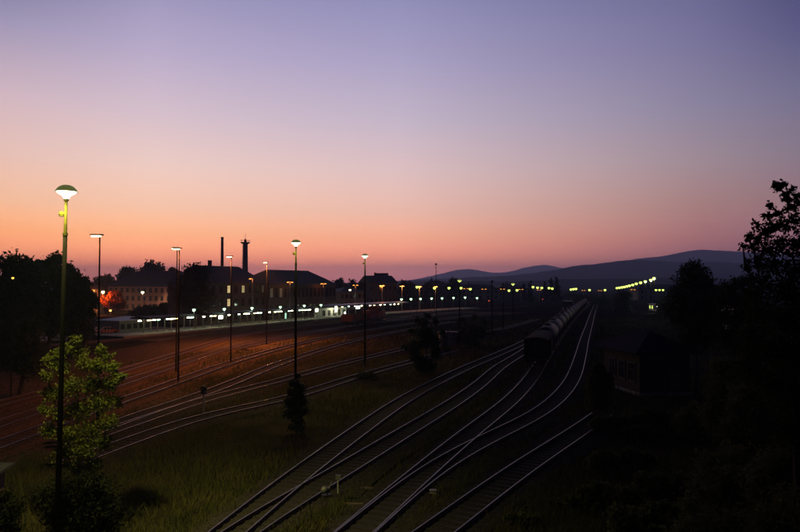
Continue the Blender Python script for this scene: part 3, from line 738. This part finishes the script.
# small yellow lamps in town
for i, (px, Y, py, r, lab) in enumerate([(103, 222, 292, .75, 'bright amber street lamp beside the glowing orange tree'), (142.6, 244, 292.3, .75, 'bright amber street lamp before the pink building'), (177.5, 238, 292, .5, 'amber street lamp at the right end of the pink building'),
                                (110.5, 160, 310.3, .4, 'low orange street lamp under the glowing tree'), (12.8, 60, 278, .16, 'small amber lamp in the dark trees at the left edge'), (94, 190, 290.5, .3, 'dim amber lamp at the edge of the left tree group'),
                                (333.6, 230, 289, .55, 'yellow lamp just right of the station'), (350, 235, 290, .55, 'yellow lamp left of the third mushroom lamp')]):
    globe(px, Y, py, lab, 'amber street lamps of the town', 'e_amber' if i in (3, 4, 5) else 'e_cream', r * .7, (9000 if i == 0 else 3800 if i == 1 else 2400 if i == 2 else 250 if i == 3 else 0), nm='town_lamp', col=(1, .20, .03) if i in (0, 3) else (1, .50, .26))

# ------------------------------------------------------------------ platform, canopies
d0, d1 = PE.solve_px(118, 0), PE.solve_px(480, 0)
m = strip(PE, (0, 0, -.45, -9, -9), (0, .55, .55, .55, 0), d0, d1, 3)
tag(m.build('platform', M['concrete']), kind='structure')
m = strip(PE, (0.03, 0.03, -.42, -.42), (.40, .56, .56, .552), d0, d1, 3)
tag(m.build('platform_kerb', M['concrete']), kind='structure')
pave = strip(PE, (-9.2, -34), (.01, .01), PE.solve_px(60, 0), PE.solve_px(240, 0), 4)
tag(pave.build('pavement', M['asphalt']), kind='structure')

def canopy(pa, pb, o0, o1, ztop, label, roofmat, posts, thick=.25):
    a, b = PE.solve_px(pa, (o0 + o1) / 2), PE.solve_px(pb, (o0 + o1) / 2)
    root = empty('platform_canopy', (0, 0, 0), label, 'canopy')
    root.location = PE.off(a, (o0 + o1) / 2); L = root.location
    mm = strip(PE, (o1, o1 + .02, (o0 + o1) / 2, o0 - .02, o0, o1), (ztop, ztop + .28, ztop + .55, ztop + .28, ztop, ztop), a, b, 3)
    mm.v = [(x - L.x, y - L.y, z) for x, y, z in mm.v]
    mm.build('roof', M[roofmat], root)
    for k in range(posts):
        q = PE.off(a + (b - a) * (k + .5) / posts, (o0 + o1) / 2) - L
        mm = MB(); mm.tube([(q.x, q.y, .55), (q.x, q.y, ztop)], .09, 8); 
        mm.build('post', M['metal'], root)
    return root
canopy(138, 198, -1.3, -6.5, 3.35, 'flat dark platform canopy at the left with tube lights beneath', 'felt', 9)
canopy(200, 312, -1.3, -6.5, 3.35, 'long dark platform canopy before the station building', 'felt', 17)
canopy(314, 400, -1.0, -7.5, 3.7, 'pale-roofed platform canopy behind the red shunting engine', 'palemetal', 12)
tubes = [142.6, 148.8, 155, 160.5, 166.4, 171.8, 177.7, 189, 194.4, 204.8, 210.4, 215.4, 230, 240, 244.6, 249, 253.5, 258, 262, 270.7, 276, 279, 282.6, 289, 292, 298.6, 302, 305, 308, 311, 314, 343, 348.6, 354.6, 360.6, 370, 374, 379.5, 384, 390, 394, 397.5]
tmesh = MB(); tmesh.box((0, 0, 0), (.66, .16, .17)); 
thous = MB(); thous.box((0, 0, .14), (1.3, .22, .06))
tm = None; tvar = []
for em in ('e_tubewarm', 'e_tubecool'):
    q = tmesh.build('tube', M[em]); tvar.append(q.data); bpy.data.objects.remove(q)
for i, px in enumerate(tubes):
    o = -2.6 if px < 314 else -2.2
    d = PE.solve_px(px, o); q = PE.off(d, o, 3.08 if px < 314 else 3.4)
    lab = f'glowing tube light hanging under the platform canopy, {ordn(i)} from the left'
    if tm is None:
        root = empty('tube_light', q, lab, 'tube light', 'tube lights under the platform canopies', PE.heading(d))
        a = tmesh.build('tube', M['e_tube'], root); b = thous.build('housing', M['metal'], root); tm = root
    else:
        root = copy_tree(tm); root.location = q; root.rotation_euler = (0, 0, PE.heading(d)); root['label'] = lab
    if px in (148.8, 171.8, 194.4, 244.6): root.scale = (1.5, 1, 1)
    if i % 5 in (1, 3) or i % 7 == 4:
        ch = [c for c in root.children if c.name.startswith('tube')][0]; ch.data = tvar[0 if i % 5 == 1 else 1]
# brighter boxes: lit signs and a kiosk
for px, z, w, h, em, lab in [(221.3, 2.75, 1.1, .7, 'e_big', 'large bright lit box sign under the long canopy at its left part'), (317.5, 2.9, 1.0, .8, 'e_big', 'bright lit box between the long and the pale canopy'),
                             (337, 2.9, .9, 1.6, 'e_big', 'tall bright lit panel under the pale canopy'), (358, 3.0, 1.9, .7, 'e_big', 'wide bright lit sign left of the third mushroom lamp'),
                             (285.3, 1.9, .4, 1.5, 'e_sign', 'upright green-glowing sign on the platform'), (345, 1.6, .5, .5, 'e_big', 'small low lit panel under the pale canopy'), (377.5, 2.3, .7, .8, 'e_big', 'lit panel above the red engine cab')]:
    d = PE.solve_px(px, -2.0); q = PE.off(d, -2.0, z)
    root = empty('lit_sign', q, lab, 'sign', None, PE.heading(d))
    m = MB(); m.box((0, 0, 0), (w, .22, h)); m.build('panel', M[em], root)
    m = MB(); m.box((0, 0, h / 2 + .03), (w + .1, .3, .06)); m.box((0, 0, -h / 2 - .03), (w + .1, .3, .06)); m.tube([(0, 0, -z + .56), (0, 0, -h / 2 - .06)], .04, 6); m.build('frame', M['metal'], root)

# ------------------------------------------------------------------ buildings
M['hutbrick'] = mat('hut_brick', (0.085, 0.070, 0.045), (0.055, 0.045, 0.030), 0.95, scale=5, bump=0.3, spec=0.1)
def building(name, label, A, B, depth, H, ridge, wall, roof, rows, cols, cat='building', win=(1.0, 1.6), z0s=None, lit={}, group=None, hip=True, chimneys=(), over=.35, sills=True):
    """A,B: ground ends of the facade facing the camera (left to right), depth behind"""
    A = Vector((A[0], A[1], 0)); B = Vector((B[0], B[1], 0))
    L = (B - A).length; ang = math.atan2(B.y - A.y, B.x - A.x)
    root = empty(name, A, label, cat, group, ang)
    m = MB(); m.box((L / 2, depth / 2, H / 2), (L, depth, H)); m.build('wall', M[wall], root)
    o = over; rz = ridge; hh = depth / 2 if hip else 0
    hh = min(hh, L * .45)
    m = MB(); e = H + .02
    v = [(-o, -o, e), (L + o, -o, e), (L + o, depth + o, e), (-o, depth + o, e), (hh, depth / 2, rz), (L - hh, depth / 2, rz), (-o, -o, e - .15), (L + o, -o, e - .15), (L + o, depth + o, e - .15), (-o, depth + o, e - .15)]
    m.v = v; m.f = [(0, 1, 5, 4), (1, 2, 5), (2, 3, 4, 5), (3, 0, 4), (6, 9, 8, 7), (0, 6, 7, 1), (1, 7, 8, 2), (2, 8, 9, 3), (3, 9, 6, 0)]
    r = m.build('roof', M[roof], root)
    for cx_ in chimneys:
        m = MB(); zc = rz - .4; m.box((cx_ * L, depth / 2, zc + .6), (.9, .6, 2.2)); m.box((cx_ * L, depth / 2, zc + 1.75), (1.05, .75, .12)); m.build('chimney', M['brick'], r)
    fl = H / rows
    for j in range(rows):
        for i in range(cols):
            x = L * (i + .5) / cols; z = (j + .52) * fl
            st = lit.get((i, j))
            m = MB(); w, h = win
            for dx, dz, sx, sz in ((0, h / 2 + .04, w + .2, .1), (0, -h / 2 - .04, w + .3, .1), (-w / 2 - .04, 0, .1, h), (w / 2 + .04, 0, .1, h), (0, 0, .06, h), (0, h * .2, w, .06)):
                m.box((x + dx, -.05, z + dz), (sx, .11, sz))
            wn = m.build('window', M['wood' if wall in ('plaster', 'concrete') else 'concrete'], root)
            m = MB(); m.box((x, -.012, z), (w, .02, h)); m.build('pane', M[st] if st else M['glass'], wn)
    return root
def rowpt(px, o): return PE.off(PE.solve_px(px, o), o)
building('station_building', 'big station block with three lit windows and a steep dark roof', rowpt(203, -16), rowpt(267, -16), 11, 10.6, 15.2, 'plaster', 'slate', 3, 9, lit={(3, 2): 'e_window', (5, 2): 'e_dimwin2', (3, 1): 'e_window', (8, 2): 'e_dimwin'}, chimneys=(.35,), win=(1.15, 1.9))
building('station_wing', 'long pale station wing with a row of tall windows behind the platform', rowpt(269, -14), rowpt(336, -14), 13, 10.2, 14.6, 'plaster', 'slate', 2, 16, win=(1.1, 2.6), lit={(2, 1): 'e_dimwin', (0, 1): 'e_dimwin'}, over=.5)
building('kiosk', 'small pale kiosk standing lit under the pale canopy', PE.off(PE.solve_px(322, -3.9), -3.9), PE.off(PE.solve_px(346, -3.9), -3.9), 2.6, 3.3, 3.45, 'white', 'felt', 1, 5, win=(1.1, 1.5), over=.05, cat='kiosk')
a_, b_ = P(108, 300, 262), P(183, 300, 250)
building('pink_building', 'long pink building with two rows of dark windows under a big dark roof', a_, b_, 14, 9.4, 15.5, 'pink', 'slate', 3, 13, win=(1.15, 1.75), chimneys=(.3, .7))
# dormers make the roof read
a_, b_ = P(70, 300, 232), P(88, 300, 226)
building('house', 'house with a pale roof half hidden right of the left trees', a_, b_, 6, 8.6, 10.8, 'concrete', 'slate', 2, 4)
for x0, x1, Y, H, R, w, lab in [(369, 397, 300, 11, 14.2, 'plaster', 'dark house with a stepped roof right of the third mushroom lamp'), (340, 366, 270, 7, 9.2, 'concrete', 'low long shed roof behind the third mushroom lamp'),
                             (396, 424, 340, 8, 11, 'plaster', 'dark house left of the slim mast'), (424, 452, 400, 9, 12.5, 'brick', 'dark brick house by the slim mast'), (452, 500, 420, 7, 10, 'concrete', 'wide low dark hall before the hills'),
                             (500, 526, 440, 8, 10.5, 'brick', 'dark house left of the conifers'), (638, 690, 420, 7, 10, 'concrete', 'wide dark hall behind the lime lamps'), (690, 745, 330, 7, 10, 'plaster', 'dark house behind the right trees')]:
    building('house', lab, P(x0, 300, Y), P(x1, 300, Y + 6), 12, H, R, w, 'slate', 2, 6, group='dark houses of the town', hip=(x0 % 2 == 0), chimneys=(.4,), lit={})
building('tall_house', 'narrow taller house with a gabled top on the skyline', P(375, 300, 318), P(388, 300, 318), 9, 13, 15.6, 'brick', 'tile', 3, 3, hip=False)
building('station_annex', 'small annex with a low roof at the far left of the platform', rowpt(120, -12), rowpt(150, -12), 6, 2.7, 3.4, 'concrete', 'palemetal', 1, 5, win=(.9, .9), cat='shed')
# lit depot at the right
q0, q1 = P(649, 310, 262), P(669, 313, 236)
r = building('depot', 'low depot with a pale lit front among the trees right of the lime lamps', (q0.x, q0.y), (q1.x, q1.y), 9, 2.6, 3.0, 'white', 'palemetal', 1, 8, win=(1.6, 1.2), lit={(i, 0): 'e_lime' if i in (0, 1) else None for i in range(8)}, cat='depot')
lpos = P(655, 303, 232); mroot = globe(657, 233, 305, 'lamp lighting the front of the low depot', None, 'e_green', .2, 500, nm='depot_lamp', col=(.9, 1, .8))
building('pale_house', 'small pale house wall glimpsed between the right trees', P(734, 300, 150), P(744, 300, 150), 6, 5.6, 7.5, 'white', 'tile', 2, 3, win=(.6, .9))
# lit brown wall near far tracks
building('far_shed', 'low orange-lit shed far off beyond the yard grass', P(471, 305, 330), P(483, 305, 330), 6, 2.8, 3.6, 'brick', 'tile', 1, 3, win=(.8, .8), cat='shed')

# chimney and tower
p = P(222.3, 237, 340)
root = empty('factory_chimney', (p.x, p.y, 0), 'slim black factory chimney above the station roof', 'chimney')
m = MB(); m.tube([(0, 0, 0), (0, 0, p.z)], [1.05, .62], 16, cap=True); m.build('stack', M['brick'], root, smooth=False)
m = MB(); m.lathe([(.62, p.z - .9), (.78, p.z - .8), (.78, p.z - .3), (.62, p.z - .2)], seg=16); m.lathe([(.68, p.z - 3), (.74, p.z - 3), (.74, p.z - 2.8), (.68, p.z - 2.8)], seg=16); m.build('collar', M['concrete'], root)
m = MB(); m.tube([(0, -.98, 2), (0, -.66, p.z - .2)], .05, 4); m.build('ladder', M['black'], root)
p = P(245.3, 242, 340)
root = empty('water_tower', (p.x, p.y, 0), 'black tower with a railed gallery and antenna beside the factory chimney', 'tower')
m = MB(); m.tube([(0, 0, 0), (0, 0, p.z - 2), (0, 0, p.z)], [1.6, 1.15, 1.15], 16); m.build('shaft', M['concrete'], root)
m = MB(); m.lathe([(1.1, p.z - 1.2), (2.4, p.z - .5), (2.5, p.z - .3), (2.5, p.z - .15), (1.1, p.z - .15)], seg=16); m.build('gallery', M['concrete'], root)
m = MB()
for k in range(12):
    t = 2 * math.pi * k / 12; m.tube([(2.4 * math.cos(t), 2.4 * math.sin(t), p.z - .2), (2.4 * math.cos(t), 2.4 * math.sin(t), p.z + .9)], .05, 4)
m.lathe([(2.37, p.z + .85), (2.45, p.z + .85), (2.45, p.z + .95), (2.37, p.z + .95)], seg=16); m.build('railing', M['black'], root)
m = MB(); m.tube([(0, 0, p.z - .2), (0, 0, p.z + 1.4)], .5, 8); m.tube([(0, 0, p.z + 1.4), (0, 0, p.z + 4.4)], [.13, .06], 5); m.build('antenna', M['black'], root)
m = MB()
for s in (-1, 1): m.tube([(s * 1.75, -.3, 0), (s * 1.25, -.3, p.z - 1)], .08, 4)
m.build('cable_duct', M['black'], root)

# ------------------------------------------------------------------ rolling stock
def wheels(root, xs, y=.75, r=.46):
    for x in xs:
        m = MB()
        for s in (-1, 1): m.tube([(x, s * (y - .07), r), (x, s * (y + .07), r)], r, 16)
        m.tube([(x, -y, r), (x, y, r)], .09, 8)
        o = m.build('wheelset', M['railside'], root)
def place(root, path, d, z=.30):
    p, n = path.at(d); root.location = (p.x, p.y, z); root.rotation_euler = (0, 0, path.heading(d))
def tank_wagon(label):
    root = empty('tank_wagon', (0, 0, 0), label, 'tank wagon', 'tank wagons of the parked train')
    L, R, zc = 12.4, 1.35, 2.65
    m = MB(); pr = []
    for k in range(5):
        t = k / 4 * math.pi / 2; pr.append((-L / 2 - .35 * math.cos(t) + .0, R * math.sin(t) + .001))
    pts = [(x, 0, zc) for x, _ in pr] + [(-x, 0, zc) for x, _ in pr[::-1]]
    m.tube(pts, [max(.02, r_) for _, r_ in pr] + [max(.02, r_) for _, r_ in pr[::-1]], 28)
    tk = m.build('tank', M['tank'], root, smooth=True)
    for x in (-4.6, -1.6, 1.6, 4.6):
        m = MB(); m.tube([(x - .07, 0, zc), (x + .07, 0, zc)], R + .025, 28); m.build('strap', M['wagon'], tk)
    m = MB(); m.tube([(0, 0, zc + R - .1), (0, 0, zc + R + .25)], .35, 12); m.tube([(0, 0, zc + R + .25), (0, 0, zc + R + .3)], .4, 12); m.build('filler_dome', M['tank'], tk)
    m = MB()
    for s in (-1, 1): m.box((0, s * .45, zc + R + .08), (8, .05, .04))
    m.box((0, 0, zc + R + .04), (3.4, 1.0, .03)); m.build('walkway', M['wagon'], root)
    m = MB()
    for s in (-1, 1): m.box((0, s * 1.05, 1.12), (13.2, .12, .28))
    for x in (-6.5, -3.5, 0, 3.5, 6.5): m.box((x, 0, 1.1), (.25, 2.0, .22))
    for x in (-4.6, 4.6): m.box((x, 0, 1.35), (.5, 2.0, .5))
    m.build('underframe', M['wagon'], root)
    for s in (-1, 1):
        for y in (-.85, .85): m = MB(); m.tube([(s * 6.6, y, 1.06), (s * 7.1, y, 1.06)], .09, 8); m.tube([(s * 7.1, y, 1.06), (s * 7.16, y, 1.06)], .23, 12); m.build('buffer', M['black'], root)
    m = MB()
    for x in (-4.6, 4.6):
        for s in (-1, 1): m.box((x, s * .98, .62), (2.5, .12, .25))
    m.build('bogie', M['black'], root)
    wheels(root, (-5.5, -3.7, 3.7, 5.5))
    return root
def box_wagon(label):
    root = empty('covered_wagon', (0, 0, 0), label, 'goods wagon')
    m = MB(); m.box((0, 0, 2.3), (12.8, 2.75, 2.1))
    for s in (-1, 1):
        for k in range(13): m.box((-6 + k * 1.0, s * 1.40, 2.3), (.09, .07, 2.1))
    for s in (-1, 1):
        for y in (-.8, 0, .8): m.box((s * 6.43, y, 2.3), (.07, .09, 2.1))
    m.build('body', M['wagon'], root)
    m = MB(); n = 9
    for x in (-6.5, 6.5):
        for k in range(n):
            t = math.pi * k / (n - 1); m.v.append((x, 1.45 * math.cos(t), 3.36 + .42 * math.sin(t)))
    for k in range(n - 1): m.f.append((k, k + 1, n + k + 1, n + k))
    m.f.append(tuple(range(n))[::-1]); m.f.append(tuple(range(n, 2 * n))); m.f.append((0, n, 2 * n - 1, n - 1))
    m.build('roof', M['wagon'], root)
    for s in (-1, 1):
        m = MB(); m.box((0, s * 1.46, 2.2), (2.4, .06, 1.95)); m.box((-.9, s * 1.51, 2.2), (.06, .05, .5)); m.build('door', M['wood'], root)
    m = MB(); m.box((0, 0, 1.1), (13, 2.4, .26)); m.build('underframe', M['black'], root)
    for s in (-1, 1):
        for y in (-.85, .85): m = MB(); m.tube([(s * 6.5, y, 1.06), (s * 7.05, y, 1.06)], .09, 8); m.tube([(s * 7.05, y, 1.06), (s * 7.11, y, 1.06)], .23, 12); m.build('buffer', M['black'], root)
    wheels(root, (-4.6, 4.6))
    return root
w0 = box_wagon('dark covered goods wagon at the near end of the tank train')
ds = T3.solve_px(532, 0)
# arc length where Y is about 76
ds = next(T3.d[i] for i in range(len(T3.p)) if T3.p[i].y > 76) + 7.1
place(w0, T3, ds)
tank0 = tank_wagon('tank wagon coupled right behind the dark covered wagon, first of the tank wagons')
NT = 14
for k in range(NT):
    r = tank0 if k == 0 else copy_tree(tank0)
    if k: r['label'] = f'tank wagon {ordn(k)} from the near end of the tank train' if k < NT - 1 else 'last tank wagon at the far end of the tank train'
    place(r, T3, ds + 14.5 * (k + 1) + .2)

def loco(label, path, d, bm, group=None, roofm='black', name='shunting_engine'):
    root = empty(name, (0, 0, 0), label, 'locomotive', group)
    m = MB(); m.box((0, 0, 1.25), (13.2, 2.8, .3)); m.build('frame', M['black'], root)
    m = MB(); m.box((-3.6, 0, 2.35), (5.4, 1.9, 1.9)); m.box((-6.33, 0, 2.2), (.1, 1.5, 1.2))
    for k in range(6):
        for s in (-1, 1): m.box((-5.4 + k * .75, s * .97, 2.4), (.45, .05, 1.2))
    m.build('engine_hood', M[bm], root)
    m = MB(); m.box((4.3, 0, 2.15), (3.6, 1.9, 1.5)); m.box((6.15, 0, 2.1), (.1, 1.4, 1.0)); m.build('rear_hood', M[bm], root)
    m = MB(); m.box((.8, 0, 2.75), (3.2, 2.7, 2.7)); cab = m.build('cab', M[bm], root)
    m = MB(); m.box((.8, 0, 4.17), (3.6, 2.9, .14)); m.box((.8, 0, 4.27), (3.2, 2.3, .10)); m.build('roof', M[roofm], cab)
    for s in (-1, 1):
        for x in (.1, 1.5): m = MB(); m.box((x, s * 1.36, 3.35), (.9, .03, .8)); m.build('window', M['glass'], cab)
    m = MB(); m.tube([(-1.9, .5, 3.3), (-1.9, .5, 3.8)], .13, 8); m.build('exhaust', M['black'], root)
    m = MB()
    for s in (-1, 1):
        m.tube([(-6.5, s * 1.35, 2.3), (-1, s * 1.35, 2.3)], .025, 4); m.tube([(2.6, s * 1.35, 2.3), (6.5, s * 1.35, 2.3)], .025, 4)
        for x in (-6.5, -5, -3.5, -2, 3.5, 5, 6.5): m.tube([(x, s * 1.35, 1.4), (x, s * 1.35, 2.3)], .025, 4)
    m.build('handrail', M['white'], root)
    for s in (-1, 1):
        for y in (-.85, .85): m = MB(); m.tube([(s * 6.6, y, 1.1), (s * 7.1, y, 1.1)], .22, 10); m.build('buffer', M['black'], root)
    for x in (-5.2, -3.4, 3.4, 5.2):
        pass
    wheels(root, (-5.0, -3.2, 3.2, 5.0), r=.5)
    place(root, path, d)
    return root
def open_wagon(label, path, d):
    root = empty('open_wagon', (0, 0, 0), label, 'goods wagon')
    m = MB()
    for s in (-1, 1):
        m.box((0, s * 1.33, 2.1), (11.0, .08, 1.5))
        for k in range(9): m.box((-5.2 + k * 1.3, s * 1.41, 2.1), (.12, .08, 1.5))
        m.box((s * 5.5, 0, 2.1), (.08, 2.74, 1.5))
    m.box((0, 0, 1.42), (11.0, 2.6, .12)); m.build('body', M['rustwagon'], root)
    m = MB()
    for s in (-1, 1): m.box((0, s * 1.0, 1.15), (11.4, .14, .34))
    m.box((-5.7, 0, 1.15), (.14, 2.4, .34)); m.box((5.7, 0, 1.15), (.14, 2.4, .34)); m.build('underframe', M['black'], root)
    for s in (-1, 1):
        for y in (-.85, .85): m = MB(); m.tube([(s * 5.75, y, 1.1), (s * 6.3, y, 1.1)], .2, 10); m.build('buffer', M['black'], root)
    wheels(root, (-3.6, 3.6))
    place(root, path, d)
    return root
dw = S2.solve_px(354, 0)
open_wagon('rusty open wagon coupled at the left of the red shunting engine', S2, dw + 1.0)
loco('red shunting engine with a raised cab standing before the pale canopy', S2, dw + 15.0, 'red', roofm='red')
dl = next(T2.d[i] for i in range(len(T2.p)) if T2.p[i].y > 225)
loco('dark shunting engine with a pale roof far off beside the tank wagons', T2, dl, 'wagon', roofm='white')

# ------------------------------------------------------------------ right-hand hut
A = G(640, 397); ang = math.radians(8); L = 4.9; dpt = 7.4
root = empty('brick_hut', (A.x, A.y, 0), 'square brick hut with a low hipped roof among the dark shrubs', 'hut', None, ang)
H = P(640, 351, A.y).z - .1
m = MB(); m.box((L / 2, dpt / 2, H / 2), (L, dpt, H)); m.build('wall', M['hutbrick'], root)
m = MB(); o = .8; zr = H + 1.75; e = H
m.v = [(-o, -o, e), (L + o, -o, e), (L + o, dpt + o, e), (-o, dpt + o, e), (L / 2, dpt / 2 - 1.1, zr), (L / 2, dpt / 2 + 1.1, zr), (-o, -o, e - .18), (L + o, -o, e - .18), (L + o, dpt + o, e - .18), (-o, dpt + o, e - .18)]
m.f = [(0, 1, 4), (1, 2, 5, 4), (2, 3, 5), (3, 0, 4, 5), (6, 9, 8, 7), (0, 6, 7, 1), (1, 7, 8, 2), (2, 8, 9, 3), (3, 9, 6, 0)]
m.build('roof', M['hutroof'], root)
for y, w in ((1.5, 1.2), (3.4, 1.2), (5.4, 1.2)):
    m = MB()
    for dy, dz, sy, sz in ((0, .85, w + .2, .12), (0, -.85, w + .3, .12), (-w / 2, 0, .1, 1.7), (w / 2, 0, .1, 1.7), (0, 0, .06, 1.6), (0, .25, w, .06)): m.box((-.04, y + dy, 2.1 + dz), (.1, sy, sz))
    wn = m.build('window', M['wood'], root); m = MB(); m.box((-.012, y, 2.1), (.02, w - .1, 1.6)); m.build('pane', M['glass'], wn)
m = MB(); m.box((3.4, -.03, 1.15), (1.0, .06, 2.1)); dr = m.build('door', M['wood'], root); m = MB(); m.box((3.75, -.08, 1.1), (.05, .06, .16)); m.build('handle', M['metal'], dr)
m = MB(); m.box((L / 2, -.05, .2), (L + .1, .10, .3)); m.box((-.05, dpt / 2, .2), (.10, dpt, .3)); m.build('plinth', M['concrete'], root)
# small flat cabin in the yard
A = G(440, 348); root = empty('relay_cabin', A, 'small concrete cabin with a pale flat roof between two round bushes', 'cabin', None, .05)
m = MB(); m.box((1.4, 1.0, 1.2), (2.8, 2.0, 2.4)); m.build('wall', M['concrete'], root)
m = MB(); m.box((1.4, 1.0, 2.48), (3.2, 2.4, .16)); m.build('roof', M['paleconcrete'], root)
m = MB(); m.box((.8, -.02, 1.0), (.8, .05, 1.9)); m.build('door', M['metal'], root)
# bottom-left shed
root = empty('trackside_shed', (-18.9, 28.3, 0), 'low shed with a pale roof edge cut off by the left picture edge', 'shed', None, .12)
m = MB(); m.box((-.5, 1.2, .95), (3.2, 2.2, 1.9)); m.build('wall', M['brick'], root)
m = MB(); m.box((-.5, 1.2, 2.0), (3.9, 2.8, .12)); m.build('roof', M['hutroof'], root)
m = MB(); m.box((-.5, -.23, 1.99), (3.94, .05, .16)); m.build('fascia', M['paleconcrete'], root)

# ------------------------------------------------------------------ trackside small things
def switch_stand(px, py, label):
    p = G(px, py); root = empty('point_lever', p, label, 'point lever', None, .5)
    m = MB(); m.box((0, 0, .12), (.5, .35, .22)); m.build('base', M['black'], root)
    m = MB(); m.tube([(0, 0, .2), (.25, 0, .8)], [.03, .025], 6); m.build('lever', M['metal'], root)
    m = MB(); m.lathe([(0, -.17), (.12, -.14), (.19, 0), (.12, .14), (0, .17)], (-.12, 0, .45), 12); m.build('weight', M['metal'], root, smooth=True)
switch_stand(327, 499, 'point lever with a round white weight between the near tracks')
p = G(338, 496); root = empty('marker_post', p, 'short pale marker post beside the white point weight', 'marker post')
m = MB(); m.tube([(0, 0, 0), (0, 0, .85)], .035, 6); m.build('post', M['palemetal'], root); m = MB(); m.box((0, 0, .9), (.24, .08, .22)); m.build('plate', M['metal'], root)
for px, py, rz, ln, lab in [(353, 506.5, -.05, .95, 'pale concrete slab lying between the near tracks, nearer one'), (367, 490.5, .0, .6, 'pale concrete slab at the end of the short path')]:
    p = G(px, py); root = MB().box((0, 0, .10), (ln, .22, .10)).build('concrete_slab', M['gravelpale']); root.location = p; root.rotation_euler = (0, 0, rz); tag(root, lab, 'concrete slab', 'slabs by the near tracks')
for k, (px, py, lab) in enumerate([(433, 496, 'small pale box beside the rails of the track under the tank train')]):
    p = G(px, py); root = empty('track_box', p, lab, 'trackside box'); root.location.z = .09
    m = MB(); m.box((0, 0, .09), (.3, .25, .18)); m.build('body', M['concrete'], root); m = MB(); m.box((0, 0, .195), (.34, .29, .025)); m.build('lid', M['metal'], root)
# shunting signal
p = G(203.5, 416); root = empty('shunting_signal', p, 'small shunting signal on a pale post at the edge of the grass', 'signal')
m = MB(); m.tube([(0, 0, 0), (0, 0, 1.75)], .06, 8); m.build('post', M['palemetal'], root)
m = MB(); m.box((0, 0, 2.0), (.42, .22, .52)); m.lathe([(.21, 0), (.15, .1), (0, .14)], (0, 0, 2.26), 10); hd = m.build('head', M['black'], root)
m = MB(); m.tube([(-.08, -.13, 2.1), (-.08, -.112, 2.1)], .06, 8); m.tube([(.1, -.13, 1.9), (.1, -.112, 1.9)], .06, 8); m.build('lens', M['palemetal'], hd)
p = P(456.5, 299.5, 330)
for i, (px, py, Y) in enumerate([(489, 300.8, 260), (542.7, 299.2, 330), (601, 302.8, 330)]):
    p = P(px, py, Y); root = empty('light_signal', (p.x, p.y, 0), ['light signal showing red at the edge of the far yard', 'light signal showing red beneath the conifers', 'orange-red light signal where the tracks vanish'][i], 'signal', 'far light signals')
    m = MB(); m.tube([(0, 0, 0), (0, 0, p.z)], .08, 6); m.build('post', M['metal'], root)
    m = MB(); m.box((0, .12, p.z), (.6, .2, 1.2)); m.build('head', M['black'], root); m = MB(); m.lathe([(0, -.28), (.28, 0), (0, .28)], (0, -.05, p.z), 8); m.build('lens', M['e_redsig'], root)
# fence along the forecourt at left
fa, fb = PE.solve_px(96, -1), PE.solve_px(141, -1)
root = empty('mesh_fence', PE.off(fa, -9.4), 'thin wire fence with pale posts left of the platform', 'fence'); L0 = root.location
nfp = 15
for k in range(nfp):
    q = PE.off(fa + (fb - fa) * k / (nfp - 1), -9.4) - L0
    m = MB(); m.tube([(q.x, q.y, 0), (q.x, q.y, 2.0)], .05, 5); m.build('post', M['palemetal'], root)
m = MB()
for z in (.2, .8, 1.4, 1.95):
    m.tube([PE.off(fa + (fb - fa) * k / 20, -9.4, z) - Vector((L0.x, L0.y, 0)) for k in range(21)], .02, 4)
m.build('wire', M['metal'], root)
# parked car by the orange lamp
def car(label, x, y, rz, paint):
    root = empty('parked_car', (x, y, 0), label, 'car', None, rz)
    prof = [(-2.1, .35), (-2.15, .75), (-1.3, .92), (-.75, 1.40), (.75, 1.42), (1.45, .98), (2.1, .88), (2.15, .4)]
    m = MB(); n = len(prof)
    for s, k in ((-.84, 1), (.84, 1)):
        for a, b in prof: m.v.append((a, s * (1 if b < 1.1 else .82), b))
    for k in range(n): m.f.append((k, (k + 1) % n, n + (k + 1) % n, n + k))
    m.f.append(tuple(range(n))[::-1]); m.f.append(tuple(range(n, 2 * n)))
    m.build('body', M[paint], root)
    for s in (-1, 1):
        m = MB(); m.poly([(-1.15, s * .86, .97), (-.7, s * .74, 1.33), (.7, s * .74, 1.35), (1.2, s * .86, 1.0)]); m.build('window', M['glass'], root)
        for x_ in (-1.35, 1.35): m = MB(); m.tube([(x_, s * .75, .32), (x_, s * .92, .32)], .32, 12); m.build('wheel', M['black'], root)
q = PE.off(PE.solve_px(107, -14), -14); car('red car parked under the low orange street lamp', q.x, q.y, .5, 'red')
q = PE.off(PE.solve_px(120, -20), -20); car('dark car parked right of the red car by the fence', q.x, q.y, .4, 'carpaint')

# ------------------------------------------------------------------ haze
hz = MB(); hz.box((0, 4500, 144), (19000, 13000, 290))
ho = hz.build('haze', None); tag(ho, kind='stuff')
hm = bpy.data.materials.new('haze'); hm.use_nodes = True; nt = hm.node_tree; nt.nodes.clear()
out = nt.nodes.new('ShaderNodeOutputMaterial'); pv = nt.nodes.new('ShaderNodeVolumePrincipled')
pv.inputs['Color'].default_value = (0.48, 0.62, 1.0, 1); pv.inputs['Density'].default_value = 0.00023; pv.inputs['Anisotropy'].default_value = 0.5
nt.links.new(pv.outputs[0], out.inputs['Volume'])
ho.data.materials.append(hm)
